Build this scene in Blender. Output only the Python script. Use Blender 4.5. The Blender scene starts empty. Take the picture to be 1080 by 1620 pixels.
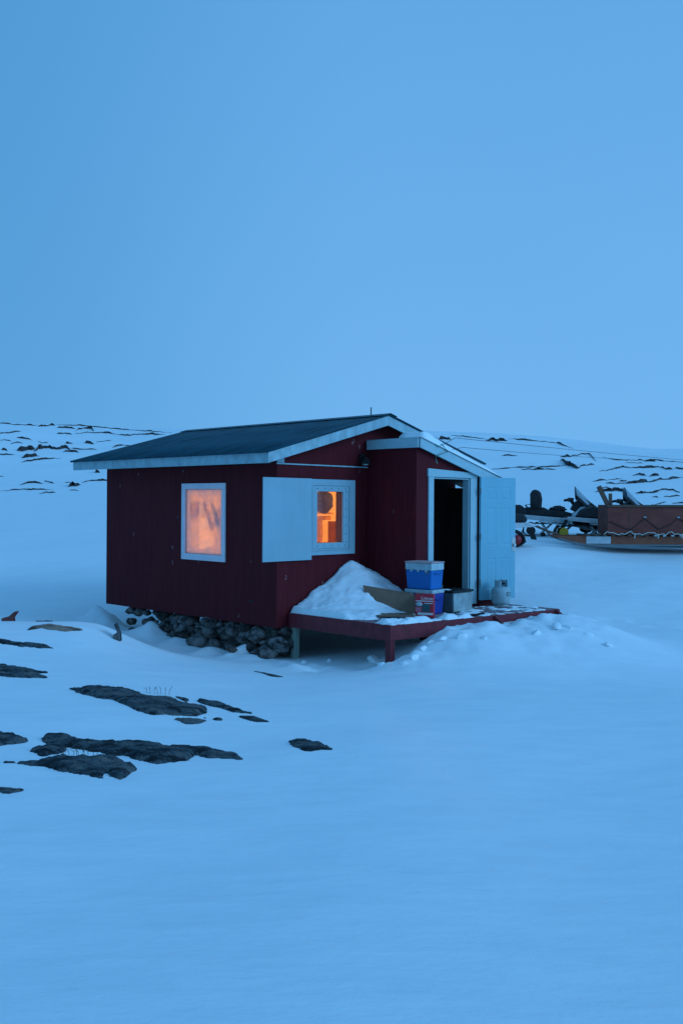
import bpy, bmesh, math, random
import numpy as np
from mathutils import Vector, Matrix, noise as mnoise

random.seed(7)
RNG = np.random.default_rng(11)
S = bpy.context.scene
COL = S.collection
rad = math.radians

# ------------------------------------------------------------------ camera
F, V0, HC, ROLL = 1524.4, 797.18, 1.809, rad(.3753)      # focal in photo pixels, horizon row, eye height
cam = bpy.data.objects.new('camera', bpy.data.cameras.new('camera'))
COL.objects.link(cam)
cd = cam.data
cd.sensor_fit = 'VERTICAL'; cd.sensor_height = 36.0; cd.sensor_width = 24.0
cd.lens = F / 1620 * 36; cd.shift_y = -(810 - V0) / 1620
cd.clip_start = .05; cd.clip_end = 3000
cam.matrix_world = Matrix.Translation((0, 0, HC)) @ Matrix.Rotation(rad(90), 4, 'X') @ Matrix.Rotation(ROLL, 4, 'Z')
S.camera = cam

# ------------------------------------------------------------------ sky, sun, exposure
W = bpy.data.worlds.new('World'); S.world = W; W.use_nodes = True
nt = W.node_tree; nt.nodes.clear()
wo = nt.nodes.new('ShaderNodeOutputWorld'); bg = nt.nodes.new('ShaderNodeBackground')
tc = nt.nodes.new('ShaderNodeTexCoord'); sep = nt.nodes.new('ShaderNodeSeparateXYZ')
rp = nt.nodes.new('ShaderNodeValToRGB')
nt.links.new(tc.outputs['Generated'], sep.inputs[0])
nt.links.new(sep.outputs['Z'], rp.inputs[0])
e = rp.color_ramp.elements
e[0].position = 0.0; e[0].color = (.168, .462, .860, 1)
e[1].position = 1.0; e[1].color = (.080, .305, .660, 1)
m = rp.color_ramp.elements.new(.14); m.color = (.157, .442, .838, 1)
m = rp.color_ramp.elements.new(.46); m.color = (.120, .388, .775, 1)
# the overcast is darker and deeper blue towards the left of the view, even from the middle to the right
mr = nt.nodes.new('ShaderNodeMapRange'); mr.inputs['From Min'].default_value = -.5; mr.inputs['From Max'].default_value = .5
nt.links.new(sep.outputs['X'], mr.inputs['Value'])
r2 = nt.nodes.new('ShaderNodeValToRGB'); r2.color_ramp.interpolation = 'EASE'
e2 = r2.color_ramp.elements
e2[0].position = .10; e2[0].color = (.62, .79, .83, 1); e2[1].position = .56; e2[1].color = (1.0, 1.0, 1.0, 1)
nt.links.new(mr.outputs[0], r2.inputs[0])
mx0 = nt.nodes.new('ShaderNodeMixRGB'); mx0.blend_type = 'MULTIPLY'; mx0.inputs[0].default_value = 1
nt.links.new(rp.outputs[0], mx0.inputs[1]); nt.links.new(r2.outputs[0], mx0.inputs[2])
# soft, very broad cloud mottling
ns = nt.nodes.new('ShaderNodeTexNoise'); ns.inputs['Scale'].default_value = 2.2; ns.inputs['Detail'].default_value = 3
nt.links.new(tc.outputs['Generated'], ns.inputs['Vector'])
ma = nt.nodes.new('ShaderNodeMath'); ma.operation = 'MULTIPLY_ADD'; ma.inputs[1].default_value = .07; ma.inputs[2].default_value = .975
nt.links.new(ns.outputs['Fac'], ma.inputs[0])
nt.links.new(mx0.outputs[0], bg.inputs['Color']); nt.links.new(ma.outputs[0], bg.inputs['Strength'])
nt.links.new(bg.outputs[0], wo.inputs['Surface'])

sun = bpy.data.objects.new('sun', bpy.data.lights.new('sun', 'SUN')); COL.objects.link(sun)
sun.data.energy = 1.45; sun.data.angle = rad(30); sun.data.color = (.24, .57, 1.0)
sun.rotation_euler = (-Vector((.86, -.40, .38))).to_track_quat('-Z', 'Y').to_euler()

S.view_settings.view_transform = 'Standard'; S.view_settings.look = 'None'
S.view_settings.exposure = 0; S.view_settings.gamma = 1; S.view_settings.use_curve_mapping = False

# ------------------------------------------------------------------ materials
def mat(name, col, rough=.7, metal=0.0, spec=.3, var=.0, scale=6.0, bump=0.0, bscale=40.0, col2=None, stretch=None, emit=None, estr=0):
    m = bpy.data.materials.new(name); m.use_nodes = True
    t = m.node_tree; b = t.nodes['Principled BSDF']
    b.inputs['Base Color'].default_value = (*col, 1); b.inputs['Roughness'].default_value = rough
    b.inputs['Metallic'].default_value = metal; b.inputs['Specular IOR Level'].default_value = spec
    co = t.nodes.new('ShaderNodeTexCoord').outputs['Object']
    if stretch:
        mp = t.nodes.new('ShaderNodeMapping'); mp.inputs['Scale'].default_value = stretch
        t.links.new(co, mp.inputs[0]); co = mp.outputs[0]
    if var or col2:
        n = t.nodes.new('ShaderNodeTexNoise'); n.inputs['Scale'].default_value = scale; n.inputs['Detail'].default_value = 6
        n.inputs['Roughness'].default_value = .62
        t.links.new(co, n.inputs['Vector'])
        r = t.nodes.new('ShaderNodeValToRGB'); r.color_ramp.elements[0].position = .32; r.color_ramp.elements[1].position = .68
        c2 = col2 or tuple(min(1, c * (1 + var)) for c in col)
        c1 = col if col2 else tuple(c * (1 - var) for c in col)
        r.color_ramp.elements[0].color = (*c1, 1); r.color_ramp.elements[1].color = (*c2, 1)
        t.links.new(n.outputs['Fac'], r.inputs[0]); t.links.new(r.outputs[0], b.inputs['Base Color'])
    if bump:
        n = t.nodes.new('ShaderNodeTexNoise'); n.inputs['Scale'].default_value = bscale; n.inputs['Detail'].default_value = 5
        t.links.new(co, n.inputs['Vector'])
        bp = t.nodes.new('ShaderNodeBump'); bp.inputs['Strength'].default_value = bump; bp.inputs['Distance'].default_value = .02
        t.links.new(n.outputs['Fac'], bp.inputs['Height']); t.links.new(bp.outputs[0], b.inputs['Normal'])
    if emit:
        b.inputs['Emission Color'].default_value = (*emit, 1); b.inputs['Emission Strength'].default_value = estr
    return m

M = {}
def snow_material():
    m = mat('snow', (.80, .83, .85), .65, 0, .25)
    t = m.node_tree; b = t.nodes['Principled BSDF']
    co = t.nodes.new('ShaderNodeTexCoord').outputs['Object']
    mp = t.nodes.new('ShaderNodeMapping'); mp.inputs['Rotation'].default_value = (0, 0, .5); mp.inputs['Scale'].default_value = (1, 2.6, 1)
    t.links.new(co, mp.inputs[0])
    n1 = t.nodes.new('ShaderNodeTexNoise'); n1.inputs['Scale'].default_value = 1.6; n1.inputs['Detail'].default_value = 7; n1.inputs['Roughness'].default_value = .6
    n2 = t.nodes.new('ShaderNodeTexNoise'); n2.inputs['Scale'].default_value = 55; n2.inputs['Detail'].default_value = 4
    t.links.new(mp.outputs[0], n1.inputs['Vector']); t.links.new(co, n2.inputs['Vector'])
    b1 = t.nodes.new('ShaderNodeBump'); b1.inputs['Strength'].default_value = .35; b1.inputs['Distance'].default_value = .06
    b2 = t.nodes.new('ShaderNodeBump'); b2.inputs['Strength'].default_value = .12; b2.inputs['Distance'].default_value = .01
    t.links.new(n1.outputs['Fac'], b1.inputs['Height']); t.links.new(n2.outputs['Fac'], b2.inputs['Height'])
    t.links.new(b1.outputs[0], b2.inputs['Normal']); t.links.new(b2.outputs[0], b.inputs['Normal'])
    r = t.nodes.new('ShaderNodeValToRGB'); r.color_ramp.elements[0].position = .3; r.color_ramp.elements[1].position = .7
    r.color_ramp.elements[0].color = (.85, .87, .89, 1); r.color_ramp.elements[1].color = (.91, .92, .93, 1)
    t.links.new(n1.outputs['Fac'], r.inputs[0]); t.links.new(r.outputs[0], b.inputs['Base Color'])
    return m
M['snow'] = snow_material()
def rock_material(name, c0, c1, lichen, streak=(1, 3.2, 1), vary=0):
    m = mat(name, c0, .85, 0, .2)
    t = m.node_tree; b = t.nodes['Principled BSDF']
    co = t.nodes.new('ShaderNodeTexCoord').outputs['Object']
    n = t.nodes.new('ShaderNodeTexNoise'); n.inputs['Scale'].default_value = 4.2; n.inputs['Detail'].default_value = 10; n.inputs['Roughness'].default_value = .7
    n2 = t.nodes.new('ShaderNodeTexNoise'); n2.inputs['Scale'].default_value = 26; n2.inputs['Detail'].default_value = 6; n2.inputs['Roughness'].default_value = .7
    vo = t.nodes.new('ShaderNodeTexVoronoi'); vo.feature = 'DISTANCE_TO_EDGE'; vo.inputs['Scale'].default_value = 1.1
    mp = t.nodes.new('ShaderNodeMapping'); mp.inputs['Rotation'].default_value = (0, 0, .75); mp.inputs['Scale'].default_value = streak
    t.links.new(co, mp.inputs[0]); t.links.new(mp.outputs[0], n.inputs['Vector']); t.links.new(co, n2.inputs['Vector'])
    wv = t.nodes.new('ShaderNodeMixRGB'); wv.blend_type = 'ADD'; wv.inputs[0].default_value = .5
    t.links.new(mp.outputs[0], wv.inputs[1]); t.links.new(n.outputs['Color'], wv.inputs[2]); t.links.new(wv.outputs[0], vo.inputs['Vector'])
    r = t.nodes.new('ShaderNodeValToRGB'); el = r.color_ramp.elements
    el[0].position = .42; el[0].color = (*[c * .22 for c in c0], 1); el[1].position = .60; el[1].color = (*c1, 1)
    k = el.new(.50); k.color = (*c0, 1)
    t.links.new(n.outputs['Fac'], r.inputs[0])
    r2 = t.nodes.new('ShaderNodeValToRGB'); r2.color_ramp.elements[0].position = .56; r2.color_ramp.elements[1].position = .64
    t.links.new(n2.outputs['Fac'], r2.inputs[0])
    mx = t.nodes.new('ShaderNodeMixRGB'); mx.inputs[2].default_value = (*lichen, 1)
    fm = t.nodes.new('ShaderNodeMath'); fm.operation = 'MULTIPLY'; fm.inputs[1].default_value = .85
    t.links.new(r2.outputs[0], fm.inputs[0]); t.links.new(fm.outputs[0], mx.inputs[0]); t.links.new(r.outputs[0], mx.inputs[1])
    rc = t.nodes.new('ShaderNodeValToRGB'); rc.color_ramp.elements[0].position = .0; rc.color_ramp.elements[1].position = .022
    rc.color_ramp.elements[0].color = (.25, .25, .25, 1)
    t.links.new(vo.outputs['Distance'], rc.inputs[0])
    mu = t.nodes.new('ShaderNodeMixRGB'); mu.blend_type = 'MULTIPLY'; mu.inputs[0].default_value = 1
    t.links.new(mx.outputs[0], mu.inputs[1]); t.links.new(rc.outputs[0], mu.inputs[2])
    fin = mu.outputs[0]
    if vary:
        oi = t.nodes.new('ShaderNodeObjectInfo'); hs = t.nodes.new('ShaderNodeHueSaturation')
        vr = t.nodes.new('ShaderNodeMapRange'); vr.inputs['To Min'].default_value = 1 - vary; vr.inputs['To Max'].default_value = 1 + vary
        sr_ = t.nodes.new('ShaderNodeMapRange'); sr_.inputs['To Min'].default_value = 1.3; sr_.inputs['To Max'].default_value = .5
        t.links.new(oi.outputs['Random'], vr.inputs['Value']); t.links.new(oi.outputs['Random'], sr_.inputs['Value'])
        t.links.new(vr.outputs[0], hs.inputs['Value']); t.links.new(sr_.outputs[0], hs.inputs['Saturation']); t.links.new(fin, hs.inputs['Color']); fin = hs.outputs[0]
    t.links.new(fin, b.inputs['Base Color'])
    bp = t.nodes.new('ShaderNodeBump'); bp.inputs['Strength'].default_value = .8; bp.inputs['Distance'].default_value = .03
    t.links.new(n2.outputs['Fac'], bp.inputs['Height']); t.links.new(bp.outputs[0], b.inputs['Normal'])
    return m
M['rock'] = rock_material('bedrock', (.075, .094, .106), (.150, .140, .130), (.028, .034, .042))
M['ledge'] = rock_material('hill_rock', (.075, .070, .066), (.10, .09, .082), (.045, .04, .036))
M['stone'] = rock_material('foundation_rock', (.15, .125, .115), (.24, .19, .165), (.08, .075, .07), (1, 1, 1), .45)
M['tan_rock'] = rock_material('tan_rock', (.30, .20, .155), (.42, .29, .22), (.14, .09, .07))
M['red_rock'] = rock_material('rusty_rock', (.17, .05, .045), (.20, .065, .055), (.08, .03, .03))

def siding_material():
    m = mat('maroon_siding', (.17, .016, .024), .7, 0, .12)
    t = m.node_tree; b = t.nodes['Principled BSDF']
    co = t.nodes.new('ShaderNodeTexCoord').outputs['Object']
    sp = t.nodes.new('ShaderNodeSeparateXYZ'); t.links.new(co, sp.inputs[0])
    su = t.nodes.new('ShaderNodeMath'); su.operation = 'ADD'
    t.links.new(sp.outputs['X'], su.inputs[0]); t.links.new(sp.outputs['Y'], su.inputs[1])
    # vertical grooves of the plywood siding
    sc = t.nodes.new('ShaderNodeMath'); sc.operation = 'MULTIPLY'; sc.inputs[1].default_value = 1 / .203
    t.links.new(su.outputs[0], sc.inputs[0])
    fr = t.nodes.new('ShaderNodeMath'); fr.operation = 'FRACT'; t.links.new(sc.outputs[0], fr.inputs[0])
    gr = t.nodes.new('ShaderNodeValToRGB'); gr.color_ramp.interpolation = 'LINEAR'
    ge = gr.color_ramp.elements; ge[0].position = 0; ge[0].color = (0, 0, 0, 1); ge[1].position = 1; ge[1].color = (1, 1, 1, 1)
    for p, v in ((.035, 0), (.06, 1)):
        k = ge.new(p); k.color = (v, v, v, 1)
    t.links.new(fr.outputs[0], gr.inputs[0])
    mp = t.nodes.new('ShaderNodeMapping'); mp.inputs['Scale'].default_value = (9, 9, .8); t.links.new(co, mp.inputs[0])
    n = t.nodes.new('ShaderNodeTexNoise'); n.inputs['Scale'].default_value = 1.0; n.inputs['Detail'].default_value = 7; n.inputs['Roughness'].default_value = .65
    t.links.new(mp.outputs[0], n.inputs['Vector'])
    r = t.nodes.new('ShaderNodeValToRGB'); r.color_ramp.elements[0].position = .25; r.color_ramp.elements[1].position = .78
    r.color_ramp.elements[0].color = (.087, .0078, .0115, 1); r.color_ramp.elements[1].color = (.134, .012, .017, 1)
    t.links.new(n.outputs['Fac'], r.inputs[0])
    # flaked paint: sparse pale chips, long in the grain
    mp2 = t.nodes.new('ShaderNodeMapping'); mp2.inputs['Scale'].default_value = (7, 7, 3.6); t.links.new(co, mp2.inputs[0])
    vo = t.nodes.new('ShaderNodeTexVoronoi'); vo.inputs['Scale'].default_value = 1.0; t.links.new(mp2.outputs[0], vo.inputs['Vector'])
    lt = t.nodes.new('ShaderNodeMath'); lt.operation = 'LESS_THAN'; lt.inputs[1].default_value = .13; t.links.new(vo.outputs['Distance'], lt.inputs[0])
    sx = t.nodes.new('ShaderNodeSeparateXYZ'); t.links.new(vo.outputs['Color'], sx.inputs[0])
    gt = t.nodes.new('ShaderNodeMath'); gt.operation = 'GREATER_THAN'; gt.inputs[1].default_value = .91; t.links.new(sx.outputs['X'], gt.inputs[0])
    ml = t.nodes.new('ShaderNodeMath'); ml.operation = 'MULTIPLY'; t.links.new(lt.outputs[0], ml.inputs[0]); t.links.new(gt.outputs[0], ml.inputs[1])
    n3 = t.nodes.new('ShaderNodeTexNoise'); n3.inputs['Scale'].default_value = 38; n3.inputs['Detail'].default_value = 5; t.links.new(co, n3.inputs['Vector'])
    r3 = t.nodes.new('ShaderNodeValToRGB'); r3.color_ramp.elements[0].position = .45; r3.color_ramp.elements[1].position = .62; t.links.new(n3.outputs['Fac'], r3.inputs[0])
    ml2 = t.nodes.new('ShaderNodeMath'); ml2.operation = 'MULTIPLY'; t.links.new(ml.outputs[0], ml2.inputs[0]); t.links.new(r3.outputs[0], ml2.inputs[1])
    # scuffed, faded weathering in broad patches
    n4 = t.nodes.new('ShaderNodeTexNoise'); n4.inputs['Scale'].default_value = 2.0; n4.inputs['Detail'].default_value = 9; n4.inputs['Roughness'].default_value = .75; t.links.new(mp.outputs[0], n4.inputs['Vector'])
    r4 = t.nodes.new('ShaderNodeValToRGB'); r4.color_ramp.elements[0].position = .58; r4.color_ramp.elements[1].position = .80
    r4.color_ramp.elements[1].color = (.35, .35, .35, 1); t.links.new(n4.outputs['Fac'], r4.inputs[0])
    mxa = t.nodes.new('ShaderNodeMixRGB'); mxa.inputs[2].default_value = (.20, .05, .055, 1)
    t.links.new(r4.outputs[0], mxa.inputs[0]); t.links.new(r.outputs[0], mxa.inputs[1])
    mx = t.nodes.new('ShaderNodeMixRGB'); mx.inputs[2].default_value = (.30, .19, .19, 1)
    t.links.new(ml2.outputs[0], mx.inputs[0]); t.links.new(mxa.outputs[0], mx.inputs[1])
    t.links.new(mx.outputs[0], b.inputs['Base Color'])
    bp = t.nodes.new('ShaderNodeBump'); bp.inputs['Strength'].default_value = .6; bp.inputs['Distance'].default_value = .008
    t.links.new(gr.outputs[0], bp.inputs['Height'])
    bp2 = t.nodes.new('ShaderNodeBump'); bp2.inputs['Strength'].default_value = .3; bp2.inputs['Distance'].default_value = .01
    t.links.new(n.outputs['Fac'], bp2.inputs['Height']); t.links.new(bp.outputs[0], bp2.inputs['Normal'])
    t.links.new(bp2.outputs[0], b.inputs['Normal'])
    return m
M['siding'] = siding_material()
M['ply'] = mat('warm_plywood', (.66, .47, .27), .6, var=.15, scale=3, stretch=(1, 1, 6))
M['reveal'] = mat('pale_pine_reveal', (.72, .62, .48), .6, var=.1)
M['dark_reveal'] = mat('dark_brown_reveal', (.15, .065, .05), .7, var=.2)  # plain dark brown for the gable window opening
M['porch_shade'] = mat('shade_dark_lining', (.05, .035, .028), .85, var=.2)  # gloom of the open doorway is put into this dark colour
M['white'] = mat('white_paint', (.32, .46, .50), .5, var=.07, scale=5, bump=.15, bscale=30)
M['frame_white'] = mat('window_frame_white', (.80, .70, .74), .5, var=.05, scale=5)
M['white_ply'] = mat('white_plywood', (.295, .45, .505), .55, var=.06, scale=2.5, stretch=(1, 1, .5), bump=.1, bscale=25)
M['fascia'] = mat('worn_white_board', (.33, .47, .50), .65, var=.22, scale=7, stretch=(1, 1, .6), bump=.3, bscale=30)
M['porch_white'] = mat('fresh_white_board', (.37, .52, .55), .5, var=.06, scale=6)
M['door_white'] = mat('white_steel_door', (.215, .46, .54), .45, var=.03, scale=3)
M['roof'] = mat('dark_green_roof_metal', (.012, .064, .090), .5, .1, .25, var=.45, scale=2.5, stretch=(3, .5, 1), bump=.1, bscale=8)
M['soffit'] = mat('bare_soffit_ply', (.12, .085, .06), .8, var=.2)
M['deck_red'] = mat('maroon_deck_paint', (.19, .024, .032), .6, var=.25, scale=9, bump=.3, bscale=30, stretch=(1, 1, .5))
M['deck_top'] = mat('frosty_deck_board', (.17, .05, .055), .75, col2=(.40, .36, .37), scale=5.5, bump=.3)
M['grey_wood'] = mat('grey_green_post', (.30, .33, .27), .8, var=.2, scale=10, stretch=(1, 1, .2), bump=.3)
M['dark_wood'] = mat('dark_post', (.10, .045, .045), .8, var=.3, scale=10, stretch=(1, 1, .2), bump=.3)
M['black'] = mat('black_plastic', (.018, .018, .02), .5, var=.2)
M['rubber'] = mat('black_rubber', (.02, .02, .02), .8)
M['vinyl'] = mat('black_vinyl', (.022, .022, .024), .55, var=.3, scale=8, bump=.2)
M['steel'] = mat('galvanised_steel', (.42, .44, .44), .45, .8, var=.15)
M['alu'] = mat('aluminium_tunnel', (.50, .52, .53), .4, .5, var=.12, scale=8)
M['silver'] = mat('silver_white_plastic', (.62, .63, .64), .4, var=.06)
M['red_plastic'] = mat('red_plastic', (.32, .02, .025), .45)
M['yellow'] = mat('yellow_wheel', (.55, .33, .03), .5)
M['card'] = mat('cardboard', (.23, .135, .09), .85, var=.15, scale=4, bump=.15, bscale=20)
M['cool_blue'] = mat('blue_cooler_plastic', (.006, .15, .45), .45, var=.08)
M['cool_navy'] = mat('deep_blue_cooler_plastic', (.02, .05, .30), .45, var=.08)
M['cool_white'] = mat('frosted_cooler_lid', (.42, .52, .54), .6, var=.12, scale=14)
M['pink_rim'] = mat('pinkish_lid_skin', (.56, .36, .36), .6, var=.15)
M['red_card'] = mat('red_carton', (.55, .03, .05), .6, var=.06)
M['white_ink'] = mat('white_ink', (.75, .75, .74), .6)
M['teal_ink'] = mat('dark_teal_ink', (.05, .11, .12), .6)
M['pink_ink'] = mat('pink_ink', (.62, .16, .22), .6)
M['tote'] = mat('grey_metal_tub', (.16, .20, .20), .5, .3, var=.2, scale=6)
M['tote_pale'] = mat('frosted_tub_end', (.34, .40, .40), .6, .2, var=.25, scale=9)
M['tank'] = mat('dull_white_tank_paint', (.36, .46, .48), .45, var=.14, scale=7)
M['sled_wood'] = mat('red_brown_plywood', (.20, .045, .032), .7, var=.22, scale=3, bump=.15, stretch=(1, 1, 2))
M['sled_rail'] = mat('dark_rail_wood', (.12, .07, .05), .75, var=.25, scale=4)
M['sled_runner'] = mat('orange_brown_runner', (.26, .075, .04), .65, var=.2, scale=5)
M['shoe'] = mat('runner_shoe', (.17, .18, .18), .5, var=.1)
M['rope'] = mat('pale_rope', (.55, .53, .48), .9)
M['dark_rope'] = mat('dark_rope', (.05, .03, .03), .9)
M['cable'] = mat('black_cable', (.03, .03, .035), .7)
M['cyan_cable'] = mat('green_cord', (.12, .28, .25), .7)
M['twig'] = mat('dry_twig', (.10, .065, .045), .9)
M['jacket'] = mat('navy_cloth', (.085, .12, .27), .9, var=.4, scale=9)
M['shelf_wood'] = mat('pine_board', (.66, .40, .19), .6, var=.2, scale=4, stretch=(4, 1, 1))
M['dark_board'] = mat('dark_panel', (.26, .10, .06), .7, var=.2)
M['shade'] = mat('frosted_windshield', (.27, .35, .40), .35, 0, .4, var=.25, scale=5)

def cloth(name, col, sheer=.0):
    m = bpy.data.materials.new(name); m.use_nodes = True; t = m.node_tree; t.nodes.clear()
    out = t.nodes.new('ShaderNodeOutputMaterial'); a = t.nodes.new('ShaderNodeBsdfTranslucent'); b = t.nodes.new('ShaderNodeBsdfDiffuse')
    n = t.nodes.new('ShaderNodeTexNoise'); n.inputs['Scale'].default_value = 7; r = t.nodes.new('ShaderNodeValToRGB')
    r.color_ramp.elements[0].color = (*[c * .75 for c in col], 1); r.color_ramp.elements[1].color = (*col, 1)
    t.links.new(n.outputs['Fac'], r.inputs[0])
    for q in (a, b): t.links.new(r.outputs[0], q.inputs['Color'])
    mx = t.nodes.new('ShaderNodeMixShader'); mx.inputs[0].default_value = .35
    t.links.new(a.outputs[0], mx.inputs[1]); t.links.new(b.outputs[0], mx.inputs[2])
    tp = t.nodes.new('ShaderNodeBsdfTransparent'); m2 = t.nodes.new('ShaderNodeMixShader'); m2.inputs[0].default_value = sheer
    t.links.new(mx.outputs[0], m2.inputs[1]); t.links.new(tp.outputs[0], m2.inputs[2]); t.links.new(m2.outputs[0], out.inputs[0]); return m
M['dimming_sheet'] = cloth('pinkish_dimming_cloth', (.90, .66, .60), .66); M['brown_cloth'] = cloth('thin_brown_cloth', (.50, .17, .14), .20)  # the pinkish one is an added sheet that dims the fogged pane
def pane_material(name, fog):
    m = bpy.data.materials.new(name); m.use_nodes = True
    t = m.node_tree; t.nodes.clear()
    out = t.nodes.new('ShaderNodeOutputMaterial')
    tr = t.nodes.new('ShaderNodeBsdfTransparent'); gl = t.nodes.new('ShaderNodeBsdfGlossy'); gl.inputs['Roughness'].default_value = .08
    gl.inputs['Color'].default_value = (.8, .85, .9, 1)
    mg = t.nodes.new('ShaderNodeMixShader')
    mg.inputs[0].default_value = .035; t.links.new(tr.outputs[0], mg.inputs[1]); t.links.new(gl.outputs[0], mg.inputs[2])
    tl = t.nodes.new('ShaderNodeBsdfTranslucent'); tl.inputs['Color'].default_value = (.86, .80, .80, 1)
    df = t.nodes.new('ShaderNodeBsdfDiffuse'); df.inputs['Color'].default_value = (.70, .68, .68, 1)
    mf = t.nodes.new('ShaderNodeMixShader'); mf.inputs[0].default_value = .50
    t.links.new(tl.outputs[0], mf.inputs[1]); t.links.new(df.outputs[0], mf.inputs[2])
    co = t.nodes.new('ShaderNodeTexCoord')
    n = t.nodes.new('ShaderNodeTexNoise'); n.inputs['Scale'].default_value = 3.2; n.inputs['Detail'].default_value = 8; n.inputs['Roughness'].default_value = .65
    t.links.new(co.outputs['Object'], n.inputs['Vector'])
    # frost grows in from the rim of the pane (Generated runs 0..1 over the pane)
    sg = t.nodes.new('ShaderNodeSeparateXYZ'); t.links.new(co.outputs['Generated'], sg.inputs[0])
    def edge(sock):
        a = t.nodes.new('ShaderNodeMath'); a.operation = 'SUBTRACT'; a.inputs[1].default_value = .5; t.links.new(sock, a.inputs[0])
        b = t.nodes.new('ShaderNodeMath'); b.operation = 'ABSOLUTE'; t.links.new(a.outputs[0], b.inputs[0]); return b.outputs[0]
    mxn = t.nodes.new('ShaderNodeMath'); mxn.operation = 'MAXIMUM'
    t.links.new(edge(sg.outputs['X']), mxn.inputs[0]); t.links.new(edge(sg.outputs['Z']), mxn.inputs[1])
    er = t.nodes.new('ShaderNodeMapRange'); er.inputs['From Min'].default_value = .36; er.inputs['From Max'].default_value = .5; er.inputs['To Max'].default_value = .55
    t.links.new(mxn.outputs[0], er.inputs['Value'])
    nr = t.nodes.new('ShaderNodeMapRange'); nr.inputs['From Min'].default_value = .3; nr.inputs['From Max'].default_value = .7
    nr.inputs['To Min'].default_value = fog * .55; nr.inputs['To Max'].default_value = min(1, fog * 1.45)
    t.links.new(n.outputs['Fac'], nr.inputs['Value'])
    sm = t.nodes.new('ShaderNodeMath'); sm.operation = 'MULTIPLY_ADD'; sm.use_clamp = True
    t.links.new(er.outputs[0], sm.inputs[0]); sm.inputs[1].default_value = .9 if fog > .2 else .0; t.links.new(nr.outputs[0], sm.inputs[2])
    fin = t.nodes.new('ShaderNodeMixShader')
    t.links.new(sm.outputs[0], fin.inputs[0]); t.links.new(mg.outputs[0], fin.inputs[1]); t.links.new(mf.outputs[0], fin.inputs[2])
    t.links.new(fin.outputs[0], out.inputs[0])
    return m
M['fogged'] = pane_material('fogged_glass', .50)
M['clear'] = pane_material('clear_glass', .03)

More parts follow.
